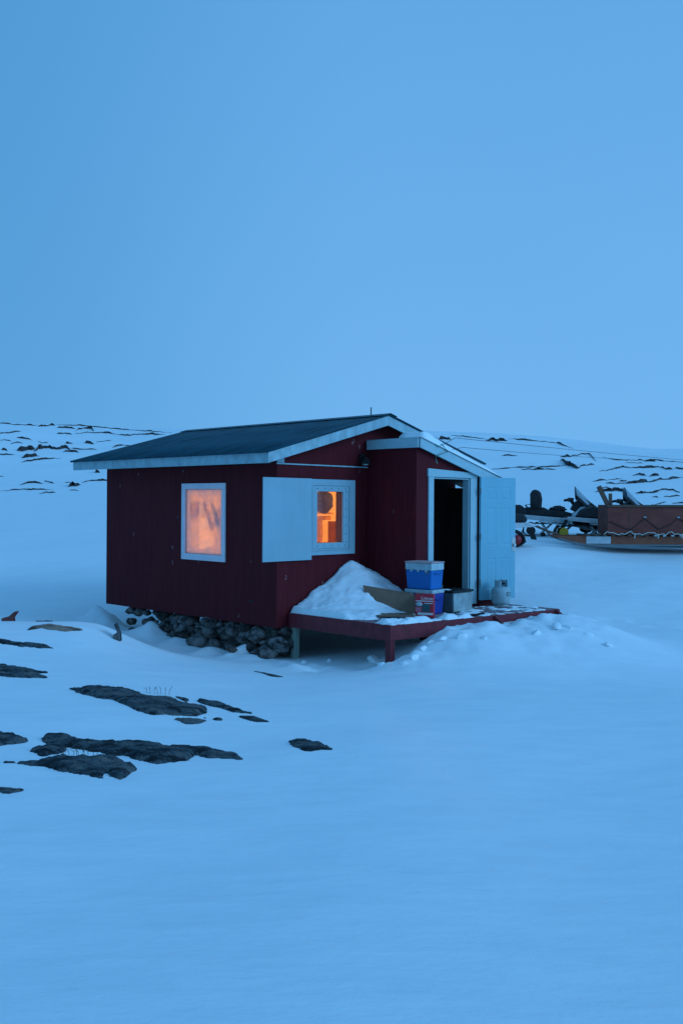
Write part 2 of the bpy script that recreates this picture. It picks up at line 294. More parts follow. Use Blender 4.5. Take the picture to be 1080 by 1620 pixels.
# ------------------------------------------------------------------ builders
class MB:
    """collects shapes, links them as ONE mesh object"""
    def __init__(s): s.v = []; s.f = []; s.mi = []; s.sm = []
    def add(s, vs, fs, mi=0, smooth=False):
        o = len(s.v); s.v += [tuple(p) for p in vs]
        for f in fs: s.f.append([o + i for i in f]); s.mi.append(mi); s.sm.append(smooth)
        return s
    def box(s, x0, x1, y0, y1, z0, z1, mi=0, mtx=None):
        vs = [(x, y, z) for z in (z0, z1) for y in (y0, y1) for x in (x0, x1)]
        if mtx: vs = [mtx @ Vector(p) for p in vs]
        return s.add(vs, [(0, 2, 3, 1), (4, 5, 7, 6), (0, 1, 5, 4), (2, 6, 7, 3), (0, 4, 6, 2), (1, 3, 7, 5)], mi)
    def prism(s, poly, axis, a, b, mi=0, smooth=False, mtx=None):
        """poly in the plane across axis, extruded from a to b"""
        def P(q, t):
            p = {'x': (t, q[0], q[1]), 'y': (q[0], t, q[1]), 'z': (q[0], q[1], t)}[axis]
            return mtx @ Vector(p) if mtx else p
        n = len(poly); vs = [P(q, a) for q in poly] + [P(q, b) for q in poly]
        fs = [tuple(range(n))[::-1], tuple(range(n, 2 * n))]
        s.add(vs, fs, mi)
        o = len(s.v) - 2 * n
        for i in range(n):
            j = (i + 1) % n
            s.f.append([o + i, o + j, o + n + j, o + n + i]); s.mi.append(mi); s.sm.append(smooth)
        return s
    def tube(s, pts, r, n=8, mi=0, cap=True):
        pts = [Vector(p) for p in pts]; rs = r if isinstance(r, (list, tuple)) else [r] * len(pts)
        rings = []; up = Vector((.13, .27, .95))
        for i, p in enumerate(pts):
            d = (pts[min(i + 1, len(pts) - 1)] - pts[max(i - 1, 0)]).normalized()
            a = d.cross(up)
            if a.length < .05: a = d.cross(Vector((1, 0, 0)))
            a.normalize(); b = d.cross(a)
            rings.append([p + rs[i] * (math.cos(2 * math.pi * k / n) * a + math.sin(2 * math.pi * k / n) * b) for k in range(n)])
        vs = [q for g in rings for q in g]; fs = []
        for i in range(len(pts) - 1):
            for k in range(n):
                k2 = (k + 1) % n; fs.append((i * n + k, i * n + k2, (i + 1) * n + k2, (i + 1) * n + k))
        s.add(vs, fs, mi, True)
        if cap: s.add(rings[0], [tuple(range(n))], mi); s.add(rings[-1], [tuple(range(n))[::-1]], mi)
        return s
    def lathe(s, prof, n=24, mi=0, c=(0, 0, 0), axis='z'):
        vs = []
        for r, z in prof:
            for k in range(n):
                a = 2 * math.pi * k / n; p = (r * math.cos(a), r * math.sin(a), z)
                if axis == 'y': p = (p[0], p[2], p[1])
                vs.append((p[0] + c[0], p[1] + c[1], p[2] + c[2]))
        fs = []
        for i in range(len(prof) - 1):
            for k in range(n):
                k2 = (k + 1) % n; fs.append((i * n + k, i * n + k2, (i + 1) * n + k2, (i + 1) * n + k))
        s.add(vs, fs, mi, True)
        if prof[0][0] > .001: s.add(vs[:n], [tuple(range(n))[::-1]], mi)
        if prof[-1][0] > .001: s.add(vs[-n:], [tuple(range(n))], mi)
        return s
    def build(s, name, mats, parent=None, bevel=0, seg=2, merge=False):
        me = bpy.data.meshes.new(name); me.from_pydata(s.v, [], s.f)
        for mm in (mats if isinstance(mats, (list, tuple)) else [mats]): me.materials.append(M[mm])
        me.polygons.foreach_set('material_index', s.mi); me.polygons.foreach_set('use_smooth', s.sm)
        bm = bmesh.new(); bm.from_mesh(me)
        if merge: bmesh.ops.remove_doubles(bm, verts=bm.verts, dist=1e-4)
        bmesh.ops.recalc_face_normals(bm, faces=bm.faces); bm.to_mesh(me); bm.free()
        o = bpy.data.objects.new(name, me); COL.objects.link(o)
        if parent: o.parent = parent
        if bevel:
            b = o.modifiers.new('bevel', 'BEVEL'); b.width = bevel; b.segments = seg; b.limit_method = 'ANGLE'; b.angle_limit = rad(35)
        return o

def tag(o, label=None, cat=None, group=None, kind=None):
    if label: o['label'] = label
    if cat: o['category'] = cat
    if group: o['group'] = group
    if kind: o['kind'] = kind
    return o
def thing(name, label, cat, loc=(0, 0, 0), rz=0, group=None):
    o = bpy.data.objects.new(name, None); COL.objects.link(o)
    o.location = loc; o.rotation_euler = (0, 0, rz); o.empty_display_size = .2
    return tag(o, label, cat, group)

# cabin frame: origin at the near bottom corner, x = out of the gable wall, y = along the gable wall
TH = rad(44.8); CX, CY = -.9364, 14.0
def world(x, y, z=0): return (CX + x * math.cos(TH) + y * math.sin(TH), CY - x * math.sin(TH) + y * math.cos(TH), z)
CROT = -TH

# ------------------------------------------------------------------ numpy noise
_tab = RNG.random((256, 256))
def vnoise(x, y):
    xi = np.floor(x).astype(int); yi = np.floor(y).astype(int); fx = x - xi; fy = y - yi
    fx = fx * fx * fx * (fx * (6 * fx - 15) + 10); fy = fy * fy * fy * (fy * (6 * fy - 15) + 10)
    g = lambda a, b: _tab[a & 255, b & 255]
    return ((g(xi, yi) * (1 - fx) + g(xi + 1, yi) * fx) * (1 - fy) + (g(xi, yi + 1) * (1 - fx) + g(xi + 1, yi + 1) * fx) * fy) * 2 - 1
def fbm(x, y, o=4, gain=.5):
    t = 0; a = 1; n = 0
    for i in range(o):
        t = t + a * vnoise(x * 2 ** i + 17.3 * i, y * 2 ** i - 9.1 * i); n += a; a *= gain
    return t / n
def sstep(a, b, x):
    t = np.clip((x - a) / (b - a), 0, 1); return t * t * (3 - 2 * t)

def inpoly_sd(px, py, poly):
    """signed distance (inside > 0) of points to a polygon"""
    n = len(poly); best = np.full(px.shape, 1e9); ins_ = np.zeros(px.shape, bool)
    for i in range(n):
        ax_, ay_ = poly[i]; bx_, by_ = poly[(i + 1) % n]
        ex, ey = bx_ - ax_, by_ - ay_; L2 = ex * ex + ey * ey + 1e-12
        t = np.clip(((px - ax_) * ex + (py - ay_) * ey) / L2, 0, 1)
        best = np.minimum(best, np.hypot(px - ax_ - t * ex, py - ay_ - t * ey))
        c = ((ay_ > py) != (by_ > py)) & (px < (bx_ - ax_) * (py - ay_) / (by_ - ay_ + 1e-12) + ax_); ins_ ^= c
    return np.where(ins_, best, -best)
# ------------------------------------------------------------------ terrain
def ray(u, v):
    du, dv = u - 540, v - V0
    return ((du * math.cos(ROLL) + dv * math.sin(ROLL)) / F, -(-du * math.sin(ROLL) + dv * math.cos(ROLL)) / F)
def at(u, v, Y):
    a, b = ray(u, v); return (a * Y, Y, HC + b * Y)
CP = [at(*q) for q in [
    (540, 1620, 3.25), (100, 1620, 3.2), (1000, 1620, 3.35), (540, 1400, 4.7), (100, 1400, 4.75), (1000, 1400, 4.9),
    (540, 1190, 7.6), (100, 1240, 6.6), (330, 1190, 7.6), (1000, 1200, 7.8), (800, 1200, 7.6),
    (540, 1100, 10.1), (750, 1100, 10.2), (900, 1100, 10.4), (1050, 1120, 9.8),
    (100, 1180, 7.6), (200, 1100, 9.7), (60, 1060, 10.8), (60, 1020, 12), (100, 984, 13.4), (20, 983, 13.4), (165, 990, 13.1),
    (300, 1110, 9.6), (400, 1090, 10.6), (250, 1042, 12.3), (330, 1056, 12.1), (430, 1066, 12.0), (195, 1012, 12.9),
    (100, 973, 17.3), (30, 972, 17.3), (120, 940, 20.5), (60, 905, 23.5), (150, 900, 23.5), (60, 860, 29), (100, 800, 48), (100, 760, 72), (100, 720, 98),
    (0, 670, 135), (260, 686, 135), (150, 677, 135), (60, 672, 135), (420, 684, 135),
    (640, 1042, 12.4), (690, 1009, 12.95), (780, 1002, 13.7), (840, 993, 14.3), (890, 986, 14.85), (945, 1003, 14.2), (985, 1028, 13.5), (1040, 1052, 12.9),
    (720, 1050, 11.9), (850, 1050, 12.3), (950, 1070, 11.9),
    (945, 985, 16.8), (1000, 1000, 16.2), (1040, 1028, 14.7), (1075, 1000, 16.2),
    (900, 955, 18), (1000, 960, 18), (1075, 950, 18.5), (850, 905, 20.8), (1000, 900, 21), (830, 882, 21.6), (880, 849, 25.4), (905, 854, 24.6),
    (950, 869, 23.5), (1075, 871, 23.5), (1000, 840, 27), (900, 800, 36), (1075, 800, 35), (850, 760, 58), (1060, 760, 56), (950, 740, 85),
    (700, 689, 135), (800, 693, 135), (880, 699, 135), (960, 714, 135), (1080, 724, 135), (600, 683, 135),
    (-600, 1100, 9.7), (-600, 984, 13.4), (-600, 960, 18), (-600, 900, 23.5), (-600, 760, 72), (-600, 655, 135), (-500, 1620, 3.2),
    (1700, 1100, 10), (1700, 1000, 16), (1700, 950, 19), (1700, 876, 23.5), (1700, 800, 36), (1700, 760, 56), (1700, 728, 135), (1600, 1620, 3.3)]]
CP += [world(*q) for q in [
    (-4.6, -.15, -.36), (-3.6, -.2, -.44), (-2.5, -.15, -.47), (-1.4, -.2, -.49), (0, -.1, -.45), (-3, -1, -.37), (-1.5, -1, -.43),
    (-2, 2, -.5), (-4.6, 2.0, -.42), (.3, .3, -.45), (2.07, .27, -.355), (1, 1.2, -.30), (1, 2.5, -.32), (1, 3.5, -.30), (-2, 4.6, -.25), (1.5, 4.8, -.15), (-5.2, 3, -.30)]]
CP += [(0, 0, .25), (-3, 0, .25), (3, 0, .25), (0, -4, .4), (-6, -4, .4), (6, -4, .4)]
CP += [(x, 230, -2) for x in (-200, -80, 0, 80, 200)] + [(x, 440, -16) for x in (-380, 0, 380)]
CP = np.array(CP)
def warp(x, y):
    yc = np.maximum(y, -4.0); return np.clip(x / (yc + 8), -1.3, 1.3) * 2.2, np.log(yc + 8) * 2.2
_qx, _qy = warp(CP[:, 0], CP[:, 1])
def _k(r2): return np.where(r2 > 1e-12, .5 * r2 * np.log(np.maximum(r2, 1e-12)), 0)
_n = len(CP); _A = np.zeros((_n + 3, _n + 3))
_A[:_n, :_n] = _k((_qx[:, None] - _qx[None]) ** 2 + (_qy[:, None] - _qy[None]) ** 2) + np.eye(_n) * 2e-4
_A[:_n, _n] = 1; _A[:_n, _n + 1] = _qx; _A[:_n, _n + 2] = _qy; _A[_n:, :_n] = _A[:_n, _n:].T
_w = np.linalg.solve(_A, np.concatenate([CP[:, 2], np.zeros(3)]))
def base_z(x, y):
    wx, wy = warp(x, y); out = np.full(x.shape, _w[_n]) + _w[_n + 1] * wx + _w[_n + 2] * wy
    for i in range(_n): out = out + _w[i] * _k((wx - _qx[i]) ** 2 + (wy - _qy[i]) ** 2)
    return out
def axis(segs):
    out = [segs[0][0]]
    for a, b, h0, h1 in segs:
        x = a
        while x < b - 1e-6:
            h = h0 + (h1 - h0) * (x - a) / (b - a); x = min(b, x + h); out.append(x)
    return np.array(out)
GX = axis([(-420, -60, 25, 3), (-60, -8, 3, .3), (-8, -4.5, .3, .06), (-4.5, 5.5, .055, .055), (5.5, 9, .06, .3), (9, 60, .3, 3), (60, 420, 3, 25)])
GY = axis([(-40, 2, 4, .3), (2, 8.5, .2, .07), (8.5, 17.5, .055, .055), (17.5, 40, .06, .6), (40, 140, .6, 1.5), (140, 460, 1.5, 30)])
XX, YY = np.meshgrid(GX, GY)
ZZ = base_z(XX, YY)
# wind-shaped relief
cr, sr = math.cos(.45), math.sin(.45); UX, UY = XX * cr + YY * sr, -XX * sr + YY * cr
ZZ += .022 * fbm(UX / 2.6, UY / 1.1, 4) * sstep(1.5, 6, YY) * (1 - sstep(30, 60, YY))
ZZ += .07 * fbm(UX / 5 + 3, UY / 1.9, 4) * sstep(16, 22, YY)
ZZ += (.55 * fbm(XX / 14 + 5, YY / 11, 5) + .5 * fbm(XX / 31, YY / 20 + 8, 3)) * sstep(42, 100, YY)
# shovelled, lumpy snow round the deck front and over the heap beside it
LX = (XX - CX) * math.cos(TH) - (YY - CY) * math.sin(TH); LY = (XX - CX) * math.sin(TH) + (YY - CY) * math.cos(TH)
lump = np.exp(-((LX - 2.5) / .55) ** 2) * sstep(-.9, .1, LY) * (1 - sstep(3.4, 4.4, LY))
lump = np.maximum(lump, .42 * np.exp(-((LX - 3.1) / .9) ** 2) * sstep(.6, 1.4, LY) * (1 - sstep(3.2, 4.6, LY)))
lump = np.maximum(lump, 1.0 * np.exp(-((LX - 1.0) / 1.1) ** 2 - ((LY + .30) / .38) ** 2))
rid = 1 - np.abs(fbm(XX / .42, YY / .42, 4, .6)) * 2
blk = fbm(XX / .30 + 31, YY / .30, 3, .55) * 4.5; blk = (np.floor(blk) + sstep(.35, .65, blk - np.floor(blk))) / 4.5   # broken slabs with sharp little faces
ZZ += lump * (.075 * blk + .06 * fbm(XX / .33 + 7, YY / .33, 4, .62) + .045 * rid)
for bx_, by_, bh, bw in ((-2.95, -.12, .24, .30), (-3.35, -.45, .10, .5), (-4.55, -.1, .26, .35), (-2.1, -.30, .10, .22), (-.60, -.05, .17, .09), (-1.15, -.35, .07, .2), (-3.75, -.35, .06, .12)):
    ZZ += bh * np.exp(-((LX - bx_) / bw) ** 2 - ((LY - by_) / .28) ** 2) * (1 + .35 * fbm(XX / .22, YY / .22, 3))
ridge_ = np.exp(-((LX - 2.78) / np.where(LX > 2.78, .95, .42)) ** 2) * sstep(.0, 1.0, LY) * (1 - sstep(3.9, 5.4, LY))
ZZ += .13 * np.exp(-((LX - 3.7) / 1.3) ** 2 - ((LY - 2.7) / 1.9) ** 2)
ZZ += .08 * ridge_ * (1 + .25 * fbm(XX / .5, YY / .5, 4, .55))
for off in (0, 1.15, 3.2):       # old snowmobile tracks passing behind the cabin to the right
    yc_ = 21.0 - .42 * (XX - 3.2) - off + .35 * np.sin(XX * .55 + off)
    w_ = sstep(2.6, 3.6, XX)
    for k_ in (-.16, .16): ZZ -= .045 * np.exp(-((YY - yc_ - k_) / .10) ** 2) * w_ * (1 + .5 * fbm(XX / .25, YY / .25, 3))
band_ = np.exp(-((LY + .16) / .26) ** 2) * sstep(-5.0, -4.4, LX) * (1 - sstep(-.3, .1, LX))
ZZ += band_ * (.05 + .10 * np.clip(fbm(LX / .55 + 3, LY / .5, 3), -.5, 1))
# keep the snow well below cabin floor and deck
under = (LX > -4.5) & (LX < -.05) & (LY > .05) & (LY < 4.1); ZZ = np.where(under, np.minimum(ZZ, -.2), ZZ)
und2 = (LX > -.1) & (LX < 2.0) & (LY > .3) & (LY < 3.9); ZZ = np.where(und2, np.minimum(ZZ, -.06), ZZ)
def ground_z(x, y):
    i = np.clip(np.searchsorted(GX, x) - 1, 0, len(GX) - 2); j = np.clip(np.searchsorted(GY, y) - 1, 0, len(GY) - 2)
    fx = (x - GX[i]) / (GX[i + 1] - GX[i]); fy = (y - GY[j]) / (GY[j + 1] - GY[j])
    return (ZZ[j, i] * (1 - fx) + ZZ[j, i + 1] * fx) * (1 - fy) + (ZZ[j + 1, i] * (1 - fx) + ZZ[j + 1, i + 1] * fx) * fy
def grid_mesh(name, X, Y, Z, material):
    ny, nx = X.shape
    me = bpy.data.meshes.new(name)
    idx = np.arange(nx * ny).reshape(ny, nx)
    q = np.stack([idx[:-1, :-1], idx[:-1, 1:], idx[1:, 1:], idx[1:, :-1]], -1).reshape(-1, 4)
    me.vertices.add(nx * ny); me.vertices.foreach_set('co', np.stack([X, Y, Z], -1).reshape(-1).astype(np.float32))
    me.loops.add(q.size); me.loops.foreach_set('vertex_index', q.reshape(-1).astype(np.int32))
    me.polygons.add(len(q)); me.polygons.foreach_set('loop_start', np.arange(0, q.size, 4, dtype=np.int32))
    me.polygons.foreach_set('use_smooth', np.ones(len(q), dtype=bool))
    me.update(); me.validate(); me.materials.append(M[material])
    o = bpy.data.objects.new(name, me); COL.objects.link(o); return o
ground = tag(grid_mesh('snowy_ground', XX, YY, ZZ, 'snow'), 'smooth wind packed snow covering the ground and hillsides', 'snow ground', kind='structure')

_YS = np.concatenate([np.arange(3, 30, .05), np.arange(30, 150, .25)])
def hit(u, v, lo=3.0, hi=150.0):
    """where the line of sight through a photo pixel meets the ground"""
    a, b = ray(u, v); ys = _YS[(_YS >= lo) & (_YS <= hi)]
    d = HC + b * ys - ground_z(a * ys, ys)
    k = np.nonzero(d <= 0)[0]
    i = k[0] if len(k) else int(np.argmin(d / ys))
    Y = ys[i]; return (a * Y, Y, float(ground_z(np.array(a * Y), np.array(Y))))

# ------------------------------------------------------------------ cabin
LA, LB, HW = 4.588, 4.167, 2.39          # long wall, gable wall, wall height
RY, RZ, EAVE, VER, FAR = 2.084, 3.225, .415, .289, .446
SL = (RZ - 2.545) / (RY + EAVE)          # roof slope
def rz(y): return RZ - SL * abs(y - RY)  # top of the roof at y
cabin = thing('cabin', 'small maroon plywood cabin with lit windows and dark green metal gable roof', 'cabin', (CX, CY, 0), CROT)

def wall_panel(mb, axis, face, back, u0, u1, z0, z1, holes, gable=None):
    """wall with window or door openings; face = outer plane (material 0), back = inner plane (material 1)"""
    us = sorted({u0, u1, *[h[0] for h in holes], *[h[1] for h in holes]}); zs = sorted({z0, z1, *[h[2] for h in holes], *[h[3] for h in holes]})
    P = (lambda u, d, z: (u, d, z)) if axis == 'y' else (lambda u, d, z: (d, u, z))
    inh = lambda u, z: any(h[0] < u < h[1] and h[2] < z < h[3] for h in holes)
    for a, b in zip(us, us[1:]):
        for c, d in zip(zs, zs[1:]):
            if inh((a + b) / 2, (c + d) / 2): continue
            for pl, mi in ((face, 0), (back, 1)):
                mb.add([P(a, pl, c), P(b, pl, c), P(b, pl, d), P(a, pl, d)], [(0, 1, 2, 3)], mi)
    for h in holes:
        a, b, c, d = h[:4]
        for q in (((a, c), (a, d)), ((b, c), (b, d)), ((a, d), (b, d)), ((a, c), (b, c))):
            (p, r), (s_, t_) = q
            mb.add([P(p, face, r), P(s_, face, t_), P(s_, back, t_), P(p, back, r)], [(0, 1, 2, 3)], 2)
    for q in (((u0, z0), (u1, z0)), ((u0, z0), (u0, z1)), ((u1, z0), (u1, z1))) + ((((u0, z1), (u1, z1)),) if not gable else ()):
        (p, r), (s_, t_) = q
        mb.add([P(p, face, r), P(s_, face, t_), P(s_, back, t_), P(p, back, r)], [(0, 1, 2, 3)], 0)
    if gable:
        for pl, mi in ((face, 0), (back, 1)): mb.add([P(u, pl, z) for u, z in gable], [tuple(range(len(gable)))], mi)
        n = len(gable)
        for i in range(1, n):
            (p, r), (s_, t_) = gable[i], gable[(i + 1) % n]
            mb.add([P(p, face, r), P(s_, face, t_), P(s_, back, t_), P(p, back, r)], [(0, 1, 2, 3)], 0)
    return mb
WA = (-2.302, -1.173, .90, 2.121)        # frame of the window in the long wall
WB = (.655, 1.605, 1.032, 2.180)         # surround of the window in the gable wall
PA = (-2.205, -1.262, 1.0, 2.03)         # openings
PB = (.775, 1.325, 1.215, 1.995)
T = .12
mb = wall_panel(MB(), 'y', 0, T, -LA, 0, 0, HW, [PA]); mb.build('wall', ['siding', 'ply', 'reveal'], cabin)
gb = [(0, HW), (LB, HW), (LB, rz(LB) - .05), (RY, RZ - .05), (0, rz(0) - .05)]
mb = wall_panel(MB(), 'x', 0, -T, T + .001, LB - T - .001, 0, HW, [PB], gb); mb.build('wall', ['siding', 'ply', 'dark_reveal'], cabin)
mb = wall_panel(MB(), 'x', -LA, -LA + T, T + .001, LB - T - .001, 0, HW, [], gb); mb.build('wall', ['siding', 'ply', 'white'], cabin)
mb = wall_panel(MB(), 'y', LB, LB - T, -LA, 0, 0, HW, []); mb.build('wall', ['siding', 'ply', 'white'], cabin)
MB().box(-LA + T + .001, -T - .002, T + .002, LB - T - .002, .01, .05).build('floor', 'soffit', cabin)
MB().box(-LA + T + .002, -T - .002, T + .002, LB - T - .002, HW - .06, HW - .01).build('ceiling', 'ply', cabin)
# corner boards, drip strip across the gable
mb = MB(); mb.box(-.05, .004, -.016, -.003, .0, HW - .02); mb.box(.003, .016, -.016, .05, .0, HW - .02)
mb.build('corner_trim', 'siding', cabin)
MB().box(.003, .022, -.02, 1.895, HW - .008, HW + .010).build('trim_strip', 'fascia', cabin)
MB().box(.003, .022, -.012, .12, HW + .016, HW + .15).build('trim_strip', 'white', cabin)

# roof: two corrugated sheets, fascias, ridge cap, soffit
def corrugated(mb, y_e, y_r, x0, x1, off=.0, zf=rz):
    pitch = .076; n = int((x1 - x0) / pitch * 8); vs = []
    ys = [y_e + (y_r - y_e) * k / 3 for k in range(4)]
    for t in (0, -.004):
        for k in range(n + 1):
            x = x0 + (x1 - x0) * k / n; dz = .013 * math.cos(2 * math.pi * (x - x0) / pitch)
            for y in ys: vs.append((x, y, zf(y) + dz + off + t))
    N = 4; L = (n + 1) * N; fs = []
    for k in range(n):
        for j in range(3):
            a = k * N + j; fs.append((a, a + 1, a + N + 1, a + N)); fs.append((L + a, L + a + N, L + a + N + 1, L + a + 1))
        a = k * N; fs.append((a, a + N, L + a + N, L + a)); a += 3; fs.append((a, L + a, L + a + N, a + N))
    for base in (0, n * N):
        for j in range(3): a = base + j; fs.append((a, a + 1, L + a + 1, L + a))
    mb.add(vs, fs, 0, True)
mb = MB()
corrugated(mb, -EAVE - .05, RY + .0, -LA - FAR - .03, VER + .035)
corrugated(mb, LB + EAVE + .05, RY + .0, -LA - FAR - .03, VER + .035)
roof = mb.build('roof', 'roof', cabin)
mb = MB()
for k in (-1, 1):
    mb.add([(x, RY + y, RZ + z) for x in (-LA - FAR - .04, VER + .045) for y, z in ((0, .026), (k * .16, .026 - .16 * SL), (k * .16, .02 - .16 * SL), (0, .02))],
           [(0, 1, 5, 4), (3, 7, 6, 2), (0, 3, 2, 1), (4, 5, 6, 7), (1, 2, 6, 5)])
mb.build('ridge_cap', 'roof', roof)
# fascia boards
FH = .155
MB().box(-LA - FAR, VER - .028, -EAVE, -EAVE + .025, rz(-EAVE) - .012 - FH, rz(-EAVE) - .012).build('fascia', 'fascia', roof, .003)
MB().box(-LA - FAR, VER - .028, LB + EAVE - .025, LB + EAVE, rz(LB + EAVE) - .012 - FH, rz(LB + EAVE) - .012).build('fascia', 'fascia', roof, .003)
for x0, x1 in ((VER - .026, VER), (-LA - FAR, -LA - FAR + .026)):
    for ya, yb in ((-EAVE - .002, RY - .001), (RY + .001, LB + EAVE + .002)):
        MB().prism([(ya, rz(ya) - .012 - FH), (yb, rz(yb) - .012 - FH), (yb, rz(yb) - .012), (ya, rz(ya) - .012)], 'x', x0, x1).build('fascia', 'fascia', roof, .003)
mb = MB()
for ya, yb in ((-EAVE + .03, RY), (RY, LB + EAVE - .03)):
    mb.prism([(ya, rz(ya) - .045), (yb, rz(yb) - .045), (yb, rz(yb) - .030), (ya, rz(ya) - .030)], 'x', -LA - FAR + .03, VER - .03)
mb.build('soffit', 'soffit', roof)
MB().tube([(-.12, RY + .03, RZ + .01), (-.12, RY + .03, RZ + .15)], .009, 6).build('antenna', 'black', cabin)

# windows
def frame(mb, axis, d0, d1, o, i, mi=0):
    """picture-frame of four butted boards between outer rect o and inner rect i"""
    (a, b, c, d), (e_, f_, g, h) = o, i
    for u0, u1, z0, z1 in ((a, b, h, d), (a, b, c, g), (a, e_, g, h), (f_, b, g, h)):
        if axis == 'y': mb.box(u0, u1, d0, d1, z0, z1, mi)
        else: mb.box(d0, d1, u0, u1, z0, z1, mi)
    return mb
w1 = frame(MB(), 'y', -.028, -.003, WA, PA).build('window', 'frame_white', cabin, .004); w1['label'] = 'fogged warm lit window in a plain white frame'
ins = lambda r, k: (r[0] + k, r[1] - k, r[2] + k, r[3] - k)
MB().box(PA[0] + .004, PA[1] - .004, .002, .008, PA[2] + .004, PA[3] - .004).build('pane', 'fogged', w1)
frame(MB(), 'y', .012, .026, ins(PA, .001), ins(PA, .014)).build('sash', 'reveal', w1)
w2 = frame(MB(), 'x', .003, .030, WB, PB).build('window', 'white_ply', cabin, .004); w2['label'] = 'clear lit window with a wide white surround'
MB().box(-.012, -.006, PB[0] + .004, PB[1] - .004, PB[2] + .004, PB[3] - .004).build('pane', 'clear', w2)
ib = (PB[0] - .085, PB[1] + .13, PB[2] - .085, PB[3] + .085)
frame(MB(), 'x', .032, .046, ins(ib, -.03), ins(ib, -.008)).build('moulding', 'white', w2, .003)
mb = frame(MB(), 'x', .032, .040, ib, ins(PB, -.002)); mb.build('inner_frame', 'white_ply', w2, .002)
def screw(y, z): MB().lathe([(.010, .041), (.010, .043), (.004, .0445), (0, .0445)], 8, 0, (0, 0, 0), 'y').build('screw', 'tote', w2).matrix_local = Matrix.Translation((0, y, z)) @ Matrix.Rotation(rad(-90), 4, 'Z')
for k in range(5):
    for z in (PB[2] - .045, PB[3] + .045): screw(PB[0] + (PB[1] - PB[0] + .05) * k / 4, z)
for k in range(7): screw(PB[1] + .068, PB[2] + (PB[3] - PB[2]) * k / 6)
mb = MB(); mb.box(.034, .052, -.305, .652, .968, 2.186)
mb.build('shutter', 'white_ply', cabin, .004)
# wall light in the corner by the porch
mb = MB(); mb.box(.003, .05, 1.70, 1.80, 2.46, 2.60); mb.tube([(.05, 1.75, 2.54), (.12, 1.73, 2.50), (.17, 1.70, 2.46)], [.03, .055, .065], 12)
wl = mb.build('wall_light', 'black', cabin, .004)
MB().lathe([(.0, 0), (.04, .004), (.055, .02), (.0, .021)], 14, 0, (.15, 1.70, 2.415)).build('lens', 'tote_pale', wl)
MB().box(-.62, -.50, -.012, -.003, .335, .355).build('vent', 'black', cabin, .003)

# ---- porch: lean-to with its own low roof, open white door
PX, PY0, PY1 = 1.03, 1.90, 4.06
PZ = 2.665                                # underside level of the porch roof at its high side
def pz(y): return PZ - .272 * (y - PY0)   # underside of porch fascia
DO = (2.285, 3.215, .235, 2.235)          # door opening in the porch front
g2 = [(PY0, pz(PY1) - .02), (PY1, pz(PY1) - .02), (PY1, pz(PY1) + .02), (PY0, pz(PY0) + .02)]
top = pz(PY1) - .02
# front wall below the sloping top is split round the door, which reaches above its low end
poly_l = [(PY0, .02), (DO[0], .02), (DO[0], pz(DO[0]) + .02), (PY0, pz(PY0) + .02)]
poly_t = [(DO[0], DO[3]), (DO[1], DO[3]), (DO[1], pz(DO[1]) + .02), (DO[0], pz(DO[0]) + .02)]
poly_b = [(DO[0], .02), (DO[1], .02), (DO[1], DO[2]), (DO[0], DO[2])]
poly_r = [(DO[1], .02), (PY1, .02), (PY1, pz(PY1) + .02), (DO[1], pz(DO[1]) + .02)]
mb = MB()
for p in (poly_l, poly_t, poly_b, poly_r): mb.prism(p, 'x', PX - .09, PX)
mb.build('porch_wall', 'siding', cabin)
MB().prism([(.003, .02), (PX - .091, .02), (PX - .091, PZ + .02), (.003, PZ + .02)], 'y', PY0, PY0 + .08).build('porch_wall', 'siding', cabin)
MB().box(.003, PX - .091, PY1 - .08, PY1, .02, pz(PY1) + .02).build('porch_wall', 'siding', cabin)
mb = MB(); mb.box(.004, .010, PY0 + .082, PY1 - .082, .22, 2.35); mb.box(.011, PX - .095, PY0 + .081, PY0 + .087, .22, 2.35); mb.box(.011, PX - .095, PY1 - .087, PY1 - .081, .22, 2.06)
mb.build('porch_lining', 'porch_shade', cabin)  # near-black sheets, the doorway's shade given as colour
MB().box(.012, PX - .002, PY0 + .09, PY1 - .09, .17, .215).build('porch_floor', 'porch_shade', cabin)
PV = 1.126
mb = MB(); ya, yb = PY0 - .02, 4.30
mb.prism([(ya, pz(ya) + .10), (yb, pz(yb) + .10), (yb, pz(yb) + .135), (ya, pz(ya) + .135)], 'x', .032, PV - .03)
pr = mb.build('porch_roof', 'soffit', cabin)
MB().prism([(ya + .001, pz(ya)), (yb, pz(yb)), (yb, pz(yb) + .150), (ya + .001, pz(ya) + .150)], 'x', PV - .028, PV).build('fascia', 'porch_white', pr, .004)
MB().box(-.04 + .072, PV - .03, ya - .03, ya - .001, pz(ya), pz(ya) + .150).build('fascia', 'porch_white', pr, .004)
MB().prism([(ya - .01, pz(ya) + .152), (yb + .05, pz(yb + .05) + .152), (yb + .05, pz(yb + .05) + .158), (ya - .01, pz(ya) + .158)], 'x', .032, PV + .02).build('drip_edge', 'steel', pr)
